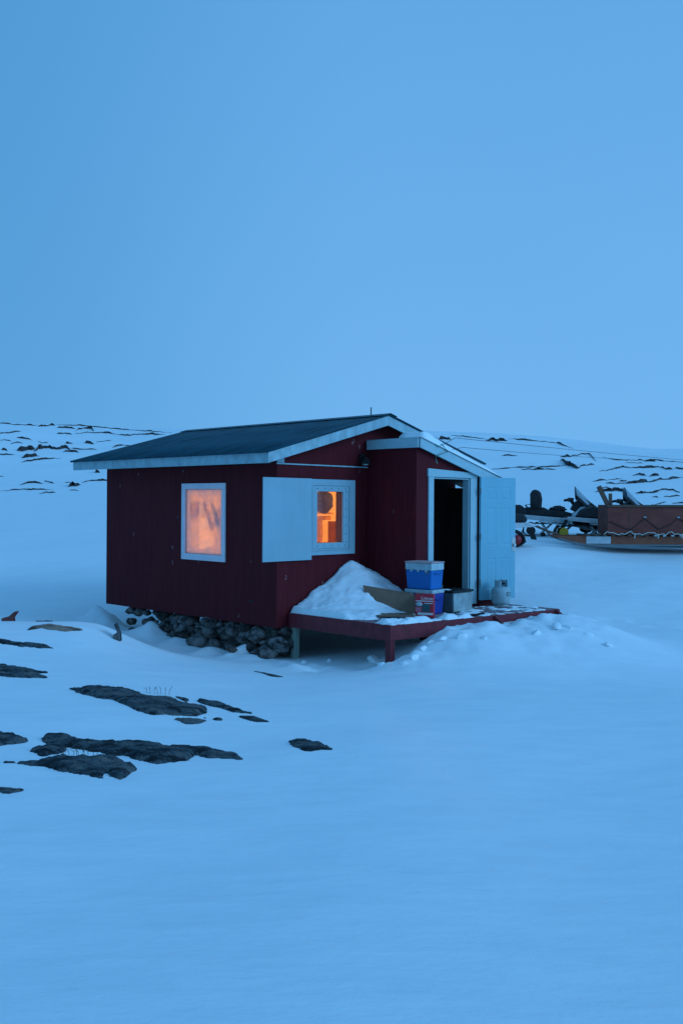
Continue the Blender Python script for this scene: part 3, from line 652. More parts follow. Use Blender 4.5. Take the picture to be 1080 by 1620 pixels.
# door frame, door
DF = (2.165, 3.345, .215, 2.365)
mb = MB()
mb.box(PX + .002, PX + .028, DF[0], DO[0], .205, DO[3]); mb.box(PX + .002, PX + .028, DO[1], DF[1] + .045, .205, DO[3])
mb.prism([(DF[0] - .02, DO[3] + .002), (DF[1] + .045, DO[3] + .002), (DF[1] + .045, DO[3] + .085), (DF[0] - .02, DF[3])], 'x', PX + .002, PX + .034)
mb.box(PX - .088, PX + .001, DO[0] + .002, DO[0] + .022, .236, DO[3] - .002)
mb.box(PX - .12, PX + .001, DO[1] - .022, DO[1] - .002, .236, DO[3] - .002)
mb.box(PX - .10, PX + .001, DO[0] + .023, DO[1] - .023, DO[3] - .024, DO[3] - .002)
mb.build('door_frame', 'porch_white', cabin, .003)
MB().box(PX - .10, PX + .05, DO[0] + .01, DO[1] - .01, .222, .234).build('threshold', 'tote', cabin)
hx, hy = PX + .055, 3.405
dm = Matrix.Translation((hx, hy, .262)) @ Matrix.Rotation(math.atan2(.973, .214), 4, 'Z')   # door leaf runs along its local x
def dbox(mb, x0, x1, y0, y1, z0, z1, mi=0): return mb.box(x0, x1, y0, y1, z0, z1, mi, dm)
DW, DH = .750, 1.995
# local -y of the leaf faces the camera
panels = []
for x0, x1 in ((.11, .33), (.42, .64)):
    for z0, z1 in ((1.62, 1.84), (.88, 1.50), (.17, .68)): panels.append((x0, x1, z0, z1))
mb = MB()
us = sorted({0, DW, .11, .33, .42, .64}); zs = sorted({0, DH, .17, .68, .88, 1.50, 1.62, 1.84})
def q(x, y, z): return dm @ Vector((x, y, z))
for a, b in zip(us, us[1:]):
    for c, d in zip(zs, zs[1:]):
        isp = any(p[0] <= a and b <= p[1] and p[2] <= c and d <= p[3] for p in panels)
        if not isp: mb.add([q(a, -.044, c), q(b, -.044, c), q(b, -.044, d), q(a, -.044, d)], [(0, 1, 2, 3)])
        else:   # raised panel inside a pressed groove
            rings = [(0, -.044), (.012, -.0405), (.024, -.0405), (.042, -.0435)]
            rr = [[q(a + k, y, c + k), q(b - k, y, c + k), q(b - k, y, d - k), q(a + k, y, d - k)] for k, y in rings]
            for r1, r2 in zip(rr, rr[1:]):
                for i in range(4): mb.add([r1[i], r1[(i + 1) % 4], r2[(i + 1) % 4], r2[i]], [(0, 1, 2, 3)])
            mb.add(rr[-1], [(0, 1, 2, 3)])
mb.add([q(0, 0, 0), q(DW, 0, 0), q(DW, 0, DH), q(0, 0, DH)], [(0, 3, 2, 1)])
for A_, B_ in (((0, 0), (DW, 0)), ((DW, 0), (DW, DH)), ((DW, DH), (0, DH)), ((0, DH), (0, 0))):
    mb.add([q(A_[0], -.044, A_[1]), q(B_[0], -.044, B_[1]), q(B_[0], 0, B_[1]), q(A_[0], 0, A_[1])], [(0, 1, 2, 3)])
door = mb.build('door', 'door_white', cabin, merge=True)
for z in (1.72, .98, .24):
    mb = MB(); mb.tube([dm @ Vector((-.012, -.05, z)), dm @ Vector((-.012, -.05, z + .10))], .012, 8)
    mb.box(-.03, .0, -.052, -.046, z + .01, z + .09, 0, dm); mb.build('hinge', 'tote', door)
mb = MB(); dbox(mb, DW - .075, DW + .004, -.05, -.0445, .78, 1.0); mb.tube([dm @ Vector((DW - .03, -.05, .885)), dm @ Vector((DW - .03, -.075, .885))], .026, 12)
mb.build('lock_plate', 'steel', door, .002)

# ---- inside the lit room
bulb_pos = world(-1.9, 2.3, 2.12)
lamp = thing('ceiling_lamp', 'warm hanging bulb lighting the cabin room', 'lamp', bulb_pos)
MB().tube([(0, 0, .21), (0, 0, .04)], .008, 6).build('cord', 'black', lamp)
M['bulb'] = mat('lit_bulb', (.9, .7, .4), .5, emit=(1.0, .46, .14), estr=30)
MB().lathe([(.012, .04), (.03, .02), (.042, -.015), (.03, -.05), (.0, -.06)], 16).build('bulb', 'bulb', lamp)
ll = bpy.data.objects.new('bulb_light', bpy.data.lights.new('bulb_light', 'POINT')); COL.objects.link(ll)
ll.parent = lamp; ll.location = (0, 0, -.10); ll.data.energy = 225; ll.data.color = (1.0, .50, .18); ll.data.shadow_soft_size = .08

def lumpy(name, c, size, material, seed=0, amp=.18, rot=0, sub=4, freq=2.2):
    bm = bmesh.new(); bmesh.ops.create_icosphere(bm, subdivisions=sub, radius=1)
    for v in bm.verts:
        n = mnoise.fractal(v.co * freq + Vector((seed * 3.7, seed, -seed * 1.3)), .9, 2.1, 4)
        v.co *= 1 + amp * n
        v.co = Vector((v.co.x * size[0], v.co.y * size[1], v.co.z * size[2]))
    me = bpy.data.meshes.new(name); bm.to_mesh(me); bm.free()
    me.polygons.foreach_set('use_smooth', [True] * len(me.polygons)); me.materials.append(M[material])
    o = bpy.data.objects.new(name, me); COL.objects.link(o); o.location = c; o.rotation_euler = (0, 0, rot); return o
# seen through the clear gable window
tag(lumpy('jacket', at(511, 794, 15.45), (.155, .13, .185), 'jacket', 3, .16, .3), 'dark navy jacket hanging above the shelf inside the clear window', 'jacket')
p = at(508, 818, 15.55)
sh = thing('wooden_shelf', 'pale pine shelf with a post seen through the clear window', 'shelf', p, rad(-25))
MB().box(-.30, .12, -.12, .12, -.045, .02).build('shelf_board', 'shelf_wood', sh, .006)
MB().box(-.30, .17, -.02, .12, .055, .075).build('shelf_board', 'shelf_wood', sh, .004)
MB().box(-.09, .0, -.05, .05, -1.0, -.047).build('post', 'shelf_wood', sh)
p = at(533, 838, 15.8)
tag(MB().box(-.15, .15, -.02, .02, -.35, .14).build('dark_cupboard', 'dark_board', None, .006), 'dark brown cupboard right of the shelf inside the clear window', 'cupboard').location = p
M['glow'] = mat('lit_lantern_glass', (.9, .8, .5), .5, emit=(1.0, .62, .22), estr=6)
lan = thing('lantern', 'tiny glowing lantern low in the clear window', 'lantern', at(534, 850, 15.2))
MB().lathe([(.03, -.02), (.032, .03), (.022, .045), (.0, .046)], 12).build('globe', 'glow', lan)
MB().lathe([(.038, -.05), (.038, -.022)], 12).build('base', 'black', lan)
p = at(520, 862, 15.3); tag(MB().box(-.5, .35, -.2, .25, -.06, .0).build('counter', 'shelf_wood', None, .006), 'pine counter top at the foot of the clear window', 'counter').location = p
# behind the fogged window: cloth hanging close to the glass (x, z in the plane of the long wall)
def hang(name, pts, y, m, label, cat, wave=.006, th=.004):
    """a hanging cloth: polygon filled as a fine wavy sheet of real thickness"""
    xs = [p[0] for p in pts]; zs = [p[1] for p in pts]; n = 26
    X, Z = np.meshgrid(np.linspace(min(xs), max(xs), n), np.linspace(min(zs), max(zs), n))
    d = inpoly_sd(X, Z, pts); mbc = MB(); ids = {}
    def vid(j, i):
        if (j, i) not in ids:
            ids[(j, i)] = len(mbc.v); mbc.v.append((X[j, i], y + wave * math.sin(X[j, i] * 60) , Z[j, i]))
        return ids[(j, i)]
    for j in range(n - 1):
        for i in range(n - 1):
            if d[j, i] > -.006 and d[j + 1, i + 1] > -.006: mbc.f.append([vid(j, i), vid(j, i + 1), vid(j + 1, i + 1), vid(j + 1, i)])
    mbc.mi = [0] * len(mbc.f); mbc.sm = [True] * len(mbc.f)
    o = mbc.build(name, m); q = o.modifiers.new('thick', 'SOLIDIFY'); q.thickness = th
    o.location = (CX, CY, 0); o.rotation_euler = (0, 0, CROT); return tag(o, label, cat)
hang('dimming_sheet', [(-2.25, .98), (-1.30, .98), (-1.30, 2.06), (-1.86, 2.06), (-1.86, 1.86), (-1.80, 1.86), (-1.57, 1.48), (-1.55, 1.22), (-1.86, 1.14), (-1.875, 1.52), (-1.875, 2.06), (-2.25, 2.06)], .19, 'dimming_sheet', 'pinkish sheet added behind the fogged window to dim it around a bright wedge', 'dimming_sheet', .008)  # added sheet darkens the pane, its gap leaves a bright wedge
hang('hanging_cloth', [(-2.10, 1.60), (-1.885, 1.57), (-1.885, 1.84), (-2.09, 1.83)], .15, 'brown_cloth', 'brown cloth behind the upper middle of the fogged window', 'cloth')
hang('jacket', [(-1.59, 1.40), (-1.65, 1.52), (-1.80, 1.86), (-1.70, 1.80), (-1.61, 1.70), (-1.55, 1.52), (-1.48, 1.62), (-1.42, 1.76), (-1.37, 1.78), (-1.37, 1.48), (-1.48, 1.50), (-1.54, 1.44)], .16, 'jacket', 'dark cloth with two ragged points behind the right of the fogged window', 'jacket', .006, .012)

# ------------------------------------------------------------------ snow lying on the porch roof
def heap(name, x0, x1, y0, y1, step, f, label, cat='snow', kind=None, base=None, material='snow'):
    """snow body in the cabin frame: top surface f(x,y) over base(x,y), closed underneath"""
    nx, ny = int((x1 - x0) / step) + 1, int((y1 - y0) / step) + 1
    xs, ys = np.meshgrid(np.linspace(x0, x1, nx), np.linspace(y0, y1, ny))
    h = f(xs, ys); bz = base(xs, ys)
    mbh = MB(); keep = h > .002
    cell = keep[:-1, :-1] | keep[1:, :-1] | keep[:-1, 1:] | keep[1:, 1:]
    ids = {}
    def vid(j, i, top):
        k = (j, i, top)
        if k not in ids:
            ids[k] = len(mbh.v)
            hh = h[j, i] if keep[j, i] else 0.0
            mbh.v.append((xs[j, i], ys[j, i], bz[j, i] + (hh if top else -.004)))
        return ids[k]
    for j in range(ny - 1):
        for i in range(nx - 1):
            if not cell[j, i]: continue
            mbh.f.append([vid(j, i, 1), vid(j, i + 1, 1), vid(j + 1, i + 1, 1), vid(j + 1, i, 1)])
            mbh.f.append([vid(j, i, 0), vid(j + 1, i, 0), vid(j + 1, i + 1, 0), vid(j, i + 1, 0)])
            for dj, di, a, b in ((-1, 0, (j, i), (j, i + 1)), (1, 0, (j + 1, i + 1), (j + 1, i)), (0, -1, (j + 1, i), (j, i)), (0, 1, (j, i + 1), (j + 1, i + 1))):
                J, I = j + dj, i + di
                if not (0 <= J < ny - 1 and 0 <= I < nx - 1 and cell[J, I]):
                    mbh.f.append([vid(*a, 0), vid(*b, 0), vid(*b, 1), vid(*a, 1)])
    mbh.mi = [0] * len(mbh.f); mbh.sm = [True] * len(mbh.f)
    o = mbh.build(name, material); o.location = (CX, CY, 0); o.rotation_euler = (0, 0, CROT)
    return tag(o, label, cat, kind=kind)
def prsnow(x, y):
    # a rounded drift on the low porch roof, thickest near its high side
    t = np.clip((y - 1.93) / 2.05, 0, 1)
    prof = np.interp(t, [0, .02, .07, .16, .3, .6, .9, 1], [.0, .11, .15, .135, .10, .085, .06, 0])
    edge = sstep(.0, .08, 1.145 - x) ** .5 * sstep(.30 + .33 * (1 - sstep(0, .15, t)), .42 + .40 * (1 - sstep(0, .15, t)), x)
    return prof * edge * (1 + .12 * fbm(x * 5, y * 4, 3))
heap('roof_snow', .3, 1.15, 1.9, 4.05, .035, prsnow, 'smooth drift of snow lying on the low porch roof', base=lambda x, y: PZ - .272 * (y - PY0) + .159)

# ------------------------------------------------------------------ deck
DZ = .2034
def dzz(y): return DZ - .0092 * (y - .253)
deck = thing('wooden_deck', 'low maroon wooden deck on posts with a step, in front of the cabin door', 'deck', (CX, CY, 0), CROT)
def dfront(y): return 2.02 + .06 * (y - .25)
DY0, DY1 = .255, 3.93
mb = MB(); nb = 15
for k in range(nb):
    x0 = .03 + (1.985 - .03) * k / nb; x1 = .03 + (1.985 - .03) * (k + 1) / nb - .008
    s0 = lambda x: x * (dfront(DY0) / 2.02); s1 = lambda x: x * (dfront(DY1) / 2.02)
    y1 = DY1
    vs = []
    for z in (-.032, 0):
        for y, ff in ((DY0, s0), (y1, s1)):
            for x in (x0, x1): vs.append((ff(x), y, dzz(y) + z))
    if x0 < PX + .03:   # boards beside the porch stop at its wall
        vs = [(x, min(y, PY0 - .004), z) for x, y, z in vs]
    mb.add(vs, [(0, 2, 3, 1), (4, 5, 7, 6), (0, 1, 5, 4), (2, 6, 7, 3), (0, 4, 6, 2), (1, 3, 7, 5)])
mb.build('decking', 'deck_top', deck)
mb = MB(); mb.box(.03, dfront(DY0) + .012, DY0 - .04, DY0 - .002, dzz(DY0) - .205, dzz(DY0) + .004); mb.build('rim_board', 'deck_red', deck, .004)
def slant(mb, xa, ya, xb, yb, w, z0a, z1a, z0b, z1b):
    vs = [(xa, ya, z0a), (xa + w, ya, z0a), (xb, yb, z0b), (xb + w, yb, z0b), (xa, ya, z1a), (xa + w, ya, z1a), (xb, yb, z1b), (xb + w, yb, z1b)]
    return mb.add(vs, [(0, 2, 3, 1), (4, 5, 7, 6), (0, 1, 5, 4), (2, 6, 7, 3), (0, 4, 6, 2), (1, 3, 7, 5)])
mb = MB(); slant(mb, dfront(DY0) - .026, DY0 - .001, dfront(2.36), 2.36, .036, dzz(DY0) - .20, dzz(DY0) + .003, dzz(2.3) - .20, dzz(2.3) + .003); mb.build('rim_board', 'deck_red', deck, .004)
mb = MB(); slant(mb, dfront(2.362), 2.362, dfront(DY1), DY1, .034, dzz(2.4) - .11, dzz(2.4) + .003, dzz(DY1) - .11, dzz(DY1) + .003); mb.build('rim_board', 'deck_red', deck, .004)
mb = MB(); mb.box(PX + .05, dfront(DY1) - .002, DY1 + .001, DY1 + .04, dzz(DY1) - .19, dzz(DY1) + .003); mb.build('rim_board', 'deck_red', deck, .004)
def post(x, y, z0, z1, w, m):
    MB().box(x - w, x + w, y - w, y + w, z0, z1).build('post', m, deck, .004)
post(.085, DY0 - .0 + .045, -.62, DZ - .038, .045, 'grey_wood')
post(dfront(DY0) - .075, DY0 + .05, -.62, DZ - .038, .047, 'deck_red')
post(.95, 2.2, -.62, DZ - .038, .05, 'dark_wood'); post(1.98, 2.1, -.62, DZ - .045, .05, 'dark_wood'); post(2.1, 3.8, -.62, DZ - .07, .05, 'dark_wood')
for y0 in (2.30, 3.80):     # stringers of the step
    x0 = dfront(y0) + .036
    MB().prism([(x0, dzz(y0) + .003), (x0 + .02, dzz(y0) + .003), (x0 + .31, -.02), (x0 + .31, -.22), (x0 + .20, -.22), (x0, -.03)], 'y', y0, y0 + .05).build('stringer', 'deck_red', deck, .004)
MB().box(dfront(2.4) + .045, dfront(2.4) + .29, 2.42, 3.84, -.035, .0).build('tread', 'deck_top', deck, .004)

# snow heaped on the deck in the nook between gable wall and porch
fB = lambda y: np.interp(y, [.24, .3, .42, .8, 1.1, 1.36, 1.48, 1.7, 1.9], [.0, .06, .17, .50, .73, .98, 1.02, .95, .86])
fP = lambda x: np.interp(x, [0, .07, .3, .6, .95, 1.25, 1.5], [1.0, 1.0, .84, .62, .30, .09, 0])
def nook(x, y):
    r = np.random.default_rng(3)
    core = .70 * fB(y) * fP(x)
    wedge = .09 * sstep(.225, .31, y) * (1 - sstep(.9, 1.6, y)) * (1 - sstep(1.05, 1.5, x + .2 * fbm(x * 4, y * 4, 2)))
    h = np.maximum(core, wedge) + .038 * fbm(x * 3.2, y * 3.2, 4, .6) * sstep(.05, .25, core + wedge) + .014 * fbm(x * 12, y * 12, 4, .6)
    return np.where((core < .02) & (wedge < .02), 0, h) * sstep(.225, .27, y)
heap('snow_pile', .034, 1.55, .215, 1.893, .022, nook, 'snow heap on the deck drifted against the maroon gable wall', base=lambda x, y: dzz(y) + .005)
def crust(x, y):
    n = fbm(x * 5.5 + 40, y * 5.5, 4, .6)
    d = dfront(y) - x
    near = (1 - sstep(.05, .38 + .25 * fbm(y * 3, y * 0 + 4, 2), d)) * sstep(-.03, .03, d) * sstep(.22, .28, y) * (1 - sstep(1.75, 2.0, y))
    h = .060 * np.clip(near * (1.1 + 2.0 * n) - .35, 0, 1.2)
    far = .02 * np.clip(n * 2.2 - .25, 0, 1) * sstep(1.9, 2.2, y) * sstep(1.2, 1.3, x) * sstep(0, .05, d)
    return np.maximum(h, far)
heap('deck_snow', .9, 2.23, .215, 3.85, .024, crust, 'thin crust and crumbs of snow along the deck edge', base=lambda x, y: dzz(y) + .006, kind='stuff')
heap('tread_snow', dfront(2.4) + .05, dfront(2.4) + .28, 2.43, 3.83, .025, lambda x, y: .035 + .05 * fbm(x * 6, y * 5, 3), 'strip of snow lying on the step of the deck', base=lambda x, y: 0 * x + .001)

# ------------------------------------------------------------------ things on the deck
def on_deck(x, y, dz=.004): return world(x, y, dzz(y) + dz)
def tapered(mb, w, d, z0, z1, k=.93, mi=0):
    vs = [(sx * w / 2 * kk, sy * d / 2 * kk, z) for z, kk in ((z0, k), (z1, 1)) for sy in (-1, 1) for sx in (-1, 1)]
    return mb.add(vs, [(0, 2, 3, 1), (4, 5, 7, 6), (0, 1, 5, 4), (2, 6, 7, 3), (0, 4, 6, 2), (1, 3, 7, 5)], mi)
def cooler(name, label, loc, rz_, w, d, h, blue, lid_h, flare):
    t = thing(name, label, 'cooler', loc, rz_, 'coolers stacked on the deck')
    tapered(MB(), w, d, 0, h - lid_h, .92).build('body', blue, t, .022, 3)
    lid = tapered(MB(), w * 1.02, d * 1.03, h - lid_h + .001, h, .99 if not flare else 1.0).build('lid', 'cool_white', t, .014, 3)
    if flare:
        tapered(MB(), w * 1.05, d * 1.08, h + .001, h + .022, .98).build('lid_panel', 'pink_rim', lid, .006)
    for x in (-.12, .0, .14): MB().box(x - .016, x + .016, -d / 2 * 1.0 - .014, -d / 2 * .99, h - lid_h - .022, h - lid_h + .006).build('latch', 'cool_white', lid, .003)
    for s_ in (-1, 1):
        MB().tube([(s_ * w * .478, -d * .27, h * .66), (s_ * (w * .5 + .02), -d * .25, h * .62), (s_ * (w * .5 + .02), d * .25, h * .62), (s_ * w * .478, d * .27, h * .66)], .011, 8).build('handle', blue, t)
    return t
cl = cooler('cooler', 'lower deep blue cooler with white lid, behind the red carton', on_deck(1.31, 1.77), CROT + rad(7), .49, .33, .36, 'cool_navy', .055, False)
frame(MB(), 'y', -.170, -.164, (.10, .215, .13, .29), (.115, .20, .145, .275)).build('badge', 'cool_white', cl)
cu = cooler('cooler', 'upper blue cooler with frosted pale lid, stacked on the other cooler', on_deck(1.31, 1.77, .368), CROT + rad(6), .46, .33, .385, 'cool_blue', .105, True)
MB().box(.12, .19, -.166, -.162, .235, .26).build('badge', 'tote', cu)

bx = thing('red_carton', 'red carton printed with a green stove picture, standing before the coolers', 'box', on_deck(1.70, 1.33), CROT + rad(26)); bx.scale = (.86, .86, 1)
MB().box(-.155, .155, -.09, .01, 0, .34).build('carton', 'red_card', bx, .003)
for q_ in ((-.145, .150, .235, .246), (.0, .145, .205, .214), (-.11, .148, .045, .075)): MB().box(q_[0], q_[1], -.0935, -.0905, q_[2], q_[3]).build('white_print', 'white_ink', bx)
MB().lathe([(0, -.0935), (.001, -.0936), (1, -.0935), (1, -.0905)], 24, 0, (0, 0, 0), 'y').build('oval_print', 'cool_white', bx).scale = (.062, 1, .036)
ov = [c for c in bx.children if c.name.startswith('oval_print')][0]; ov.location = (-.092, 0, .19)
mb = MB(); mb.box(-.035, .095, -.0935, -.0905, .085, .20); mb.box(-.028, .015, -.0965, -.0937, .135, .185); mb.box(.035, .085, -.0965, -.0937, .100, .185)
mb.build('stove_picture', 'teal_ink', bx)
MB().box(-.145, -.05, -.0935, -.0905, .085, .150).build('pink_print', 'pink_ink', bx)
tx = bpy.data.curves.new('lettering', 'FONT'); tx.body = 'Coleman'; tx.size = .058; tx.extrude = .001; tx.align_x = 'CENTER'
tmp = bpy.data.objects.new('text_source', tx); COL.objects.link(tmp); dg = bpy.context.evaluated_depsgraph_get()
tme = bpy.data.meshes.new_from_object(tmp.evaluated_get(dg)); bpy.data.objects.remove(tmp); tme.materials.clear(); tme.materials.append(M['white_ink'])
to = bpy.data.objects.new('lettering', tme); COL.objects.link(to); to.parent = bx; to.location = (.045, -.093, .262); to.rotation_euler = (rad(90), 0, 0)
MB().box(-.155, -.03, -.09, .005, .342, .348).build('flap', 'card', bx)

tt = thing('storage_tub', 'grey metal storage tub with a dark frosty lid beside the coolers', 'tub', on_deck(1.40, 2.34), CROT + rad(2))
tapered(MB(), .36, .50, 0, .30, .95).build('body', 'tote', tt, .015)
tapered(MB(), .40, .54, .301, .330, .98).build('lid', 'black', tt, .008)
mb = MB(); mb.box(.176, .184, -.235, .235, .02, .285); mb.build('end_panel', 'tote_pale', tt, .004)
frost = lumpy('frost', (-.02, -.16, .334), (.09, .06, .010), 'snow', 5, .3, 0, 3); frost.parent = tt
mt = tag(MB().box(-.15, .15, -.24, .24, 0, .022).build('door_mat', 'rubber', None, .006), 'frosty black mat lying flat at the deck edge before the tub', 'mat')
mt.location = on_deck(1.88, 2.05, .012); mt.rotation_euler = (0, 0, CROT + rad(-3))
fr2 = lumpy('frost', (.02, .03, .024), (.11, .19, .006), 'snow', 9, .5, 0, 4); fr2.parent = mt

tk = thing('propane_tank', 'dull white propane cylinder with collar standing before the open white door', 'propane tank', on_deck(1.42, 3.55), .3)
MB().lathe([(.10, .03), (.135, .045), (.152, .08), (.152, .25), (.14, .29), (.10, .315), (.03, .325), (0, .326)], 28).build('tank', 'tank', tk)
MB().lathe([(.105, .0), (.108, .0), (.108, .04), (.103, .04)], 24).build('foot_ring', 'tank', tk)
mb = MB(); n = 20
vs = []
for r in (.098, .104):
    for k in range(n + 1):
        a = rad(-40 + 290 * k / n)
        for z in (.30, .43 - .012 * abs(math.sin(a * 3))): vs.append((r * math.cos(a), r * math.sin(a), z))
L_ = 2 * (n + 1); fs = []
for k in range(n):
    a = 2 * k; fs += [(a, a + 2, a + 3, a + 1), (L_ + a, L_ + a + 1, L_ + a + 3, L_ + a + 2), (a + 1, a + 3, L_ + a + 3, L_ + a + 1)]
mb.add(vs, fs, 0, True); mb.build('collar', 'tank', tk)
mb = MB(); mb.tube([(0, 0, .32), (0, 0, .40)], .02, 10); mb.tube([(0, 0, .37), (.05, -.04, .37)], .016, 8); mb.lathe([(.035, .40), (.035, .42)], 12)
mb.build('valve', 'black', tk)
hd = frame(MB(), 'y', -.157, -.152, (.03, .09, .18, .24), (.04, .08, .19, .23)); hd.build('label_patch', 'tote', tk)

# basin just inside the dark doorway
bs = thing('wash_basin', 'dim grey basin on the floor inside the dark doorway', 'basin', world(.72, 2.72, .216), 0)
MB().lathe([(0, .004), (.14, .004), (.20, .14), (.205, .14), (.145, .0), (0, .0)], 24).build('bowl', 'tote_pale', bs)
MB().tube([(.05, .0, .02), (.14, .05, .30)], .008, 6).build('brush_handle', 'grey_wood', bs)

# cardboard, folded open
cb = thing('cardboard_sheet', 'brown cardboard box opened flat, one flap leaning up from the deck', 'cardboard', (0, 0, 0))
def sheet(name, pts, th=.006, mi='card', parent=None):
    pts = [Vector(p) for p in pts]; n_ = (pts[1] - pts[0]).cross(pts[2] - pts[0]).normalized() * th
    k = len(pts); mb = MB().add(pts + [p + n_ for p in pts], [tuple(range(k))[::-1], tuple(range(k, 2 * k))] + [(i, (i + 1) % k, k + (i + 1) % k, k + i) for i in range(k)])
    o = mb.build(name, mi, parent)
    return o
wz = lambda x, y, z: world(x, y, dzz(y) + z)
sheet('flap', [wz(.83, 1.05, .05), wz(1.42, 1.36, .035), wz(1.30, 1.55, .30), wz(.62, 1.17, .40)], parent=cb)
sheet('base', [wz(.83, 1.043, .05), wz(1.42, 1.353, .035), wz(1.86, .98, .045), wz(1.46, .62, .045), wz(1.05, .74, .055)][::-1], parent=cb)
sheet('side_flap', [wz(1.425, 1.35, .04), wz(1.66, 1.20, .045), wz(1.52, 1.36, .24), wz(1.31, 1.53, .29)], parent=cb)

# ------------------------------------------------------------------ dry stone foundation
fd = thing('stone_foundation', 'dry laid foundation of rounded brown stones under the cabin edge', 'stone wall', (CX, CY, 0), CROT)
random.seed(21)
def stone(name, x, y, z, rx, ry, rz_, seed, parent=None, m='stone', cut=.66):
    bm = bmesh.new(); bmesh.ops.create_icosphere(bm, subdivisions=3, radius=1)
    ax = Matrix.Rotation(seed * 1.7, 3, 'Z') @ Matrix.Rotation(seed * .9, 3, 'X')
    for v in bm.verts:
        p = v.co.copy()
        # flatten with a few random cut planes so the stone is faceted rather than round
        for k in range(7):
            n_ = Vector((math.sin(seed * 12.9 + k * 4.1), math.sin(seed * 7.3 + k * 2.7), math.sin(seed * 3.1 + k * 5.9))).normalized()
            d = p.dot(n_)
            if d > cut: p -= n_ * (d - cut) * .95
        p *= 1 + .10 * mnoise.fractal(p * 2.6 + Vector((seed, seed * 2, 0)), .9, 2, 4)
        v.co = Vector((p.x * rx, p.y * ry, p.z * rz_))
    me = bpy.data.meshes.new(name); bm.to_mesh(me); bm.free(); me.materials.append(M[m])
    me.polygons.foreach_set('use_smooth', [True] * len(me.polygons))
    o = bpy.data.objects.new(name, me); COL.objects.link(o); o.location = (x, y, z)
    o.rotation_euler = (random.uniform(-.3, .3), random.uniform(-.3, .3), random.uniform(0, 6))
    if parent: o.parent = parent
    return o
sd = 1
for row in range(4):
    x = -4.0 + .1 * row
    while x < .02:
        r = random.uniform(.09, .20) if random.random() > .35 else random.uniform(.07, .10); ext = (x + 4.05) / 4.05
        z = -.085 - row * .150 + random.uniform(-.035, .03)
        y = .12 - .075 * row + random.uniform(-.06, .06)
        gz = float(ground_z(np.array(world(x, y - .1)[0]), np.array(world(x, y - .1)[1])))
        if z + r > gz - .05 and random.random() > .12:
            stone('stone', x, y, min(z, -.02 - r * .5), r * random.uniform(.9, 1.3), r * random.uniform(.8, 1), r * random.uniform(.55, .9), sd, fd)
        sd += 1; x += r * random.uniform(1.35, 1.9)
for k in range(1):   # return along the gable side, under the deck
    for row in range(3):
        r = random.uniform(.09, .15)
        stone('stone', -.06 + random.uniform(-.03, .03), .22 + k * .26, -.08 - row * .15, r, r * 1.1, r * .75, sd, fd); sd += 1
def loose(u, v, r, label, m='stone', flat=.6):
    p = hit(u, v); global sd; sd += 1
    o = stone('loose_stone', p[0], p[1], p[2] + r * .2, r * 1.2, r, r * flat, sd, None, m); return tag(o, label, 'stone')
loose(367, 1033, .085, 'pale loose stone lying on the snow below the foundation')
loose(317, 1018, .10, 'flat dark stone half buried in snow under the middle of the foundation', flat=.45)
loose(295, 1003, .10, 'slanted brown slab poking from snow in front of the foundation', flat=.4)
loose(398, 1028, .055, 'small stone on the snow just left of the grey deck post')
loose(342, 1012, .07, 'brown stone capped with snow between foundation and loose stones')

# ------------------------------------------------------------------ bedrock showing through the near snow
def outcrop(label, pts, raise_=.07, m='rock', name='rock_outcrop', step=.022, tilt=0, group=None):
    raise_ *= .6
    poly = [hit(u, v, 3, 16)[:2] for u, v in pts]
    xs = [p[0] for p in poly]; ys = [p[1] for p in poly]; pad = .12
    sx = max(step, (max(xs) - min(xs)) / 140); sy = max(step * 1.3, (max(ys) - min(ys)) / 140)
    X, Y = np.meshgrid(np.arange(min(xs) - pad, max(xs) + pad, sx), np.arange(min(ys) - pad, max(ys) + pad, sy))
    k = .6                              # distances measured with depth squeezed, the slabs run away from the eye
    d = inpoly_sd(X, Y * k, [(a, b * k) for a, b in poly])
    d = d + min(1, raise_ / .03) * (.045 * fbm(X * 3.2, Y * 2.2, 4, .6) + .030 * fbm(X * 13, Y * 8, 4, .65))
    g = ground_z(X, Y)
    a_ = .5; U = X * math.cos(a_) + Y * math.sin(a_); V = -X * math.sin(a_) + Y * math.cos(a_)
    strata = .5 + .5 * np.sin((V * 9 + 1.6 * fbm(U * 1.2, V * 3, 3)) * 2)
    q_ = V * 5.5 + 1.3 * fbm(U * 1.1, V * 2.5, 4, .6)
    step_ = np.floor(q_) + sstep(.70, .92, q_ - np.floor(q_))                    # broken bedding planes, each a small sharp step
    ter = np.sin(step_ * 2.3) * .5 + .5
    inn = sstep(0, .035, d)
    up = raise_ * (.25 * inn + .75 * np.minimum(1, np.maximum(d, 0) / .16)) + inn * min(1, raise_ / .05) * (.030 * ter + .024 * fbm(U * 2.2, V * 9, 5, .62) + .020 * fbm(X * 14, Y * 14, 4, .65))
    Z = g + np.where(d > 0, .012 + np.maximum(up, -.004), d * 1.2)
    ny, nx = X.shape; mbk = MB(); ids = -np.ones((ny, nx), int); keep = d > -.06
    cell = keep[:-1, :-1] & keep[1:, :-1] & keep[:-1, 1:] & keep[1:, 1:]
    for j in range(ny - 1):
        for i in range(nx - 1):
            if cell[j, i]:
                f_ = []
                for J, I in ((j, i), (j, i + 1), (j + 1, i + 1), (j + 1, i)):
                    if ids[J, I] < 0: ids[J, I] = len(mbk.v); mbk.v.append((X[J, I], Y[J, I], Z[J, I]))
                    f_.append(int(ids[J, I]))
                mbk.f.append(f_)
    mbk.mi = [0] * len(mbk.f); mbk.sm = [True] * len(mbk.f)
    if not mbk.f: return None
    o = mbk.build(name, m); return tag(o, label, 'rock', group)
A2 = lambda pts: [(x / 2, 1060 + y / 2) for x, y in pts]
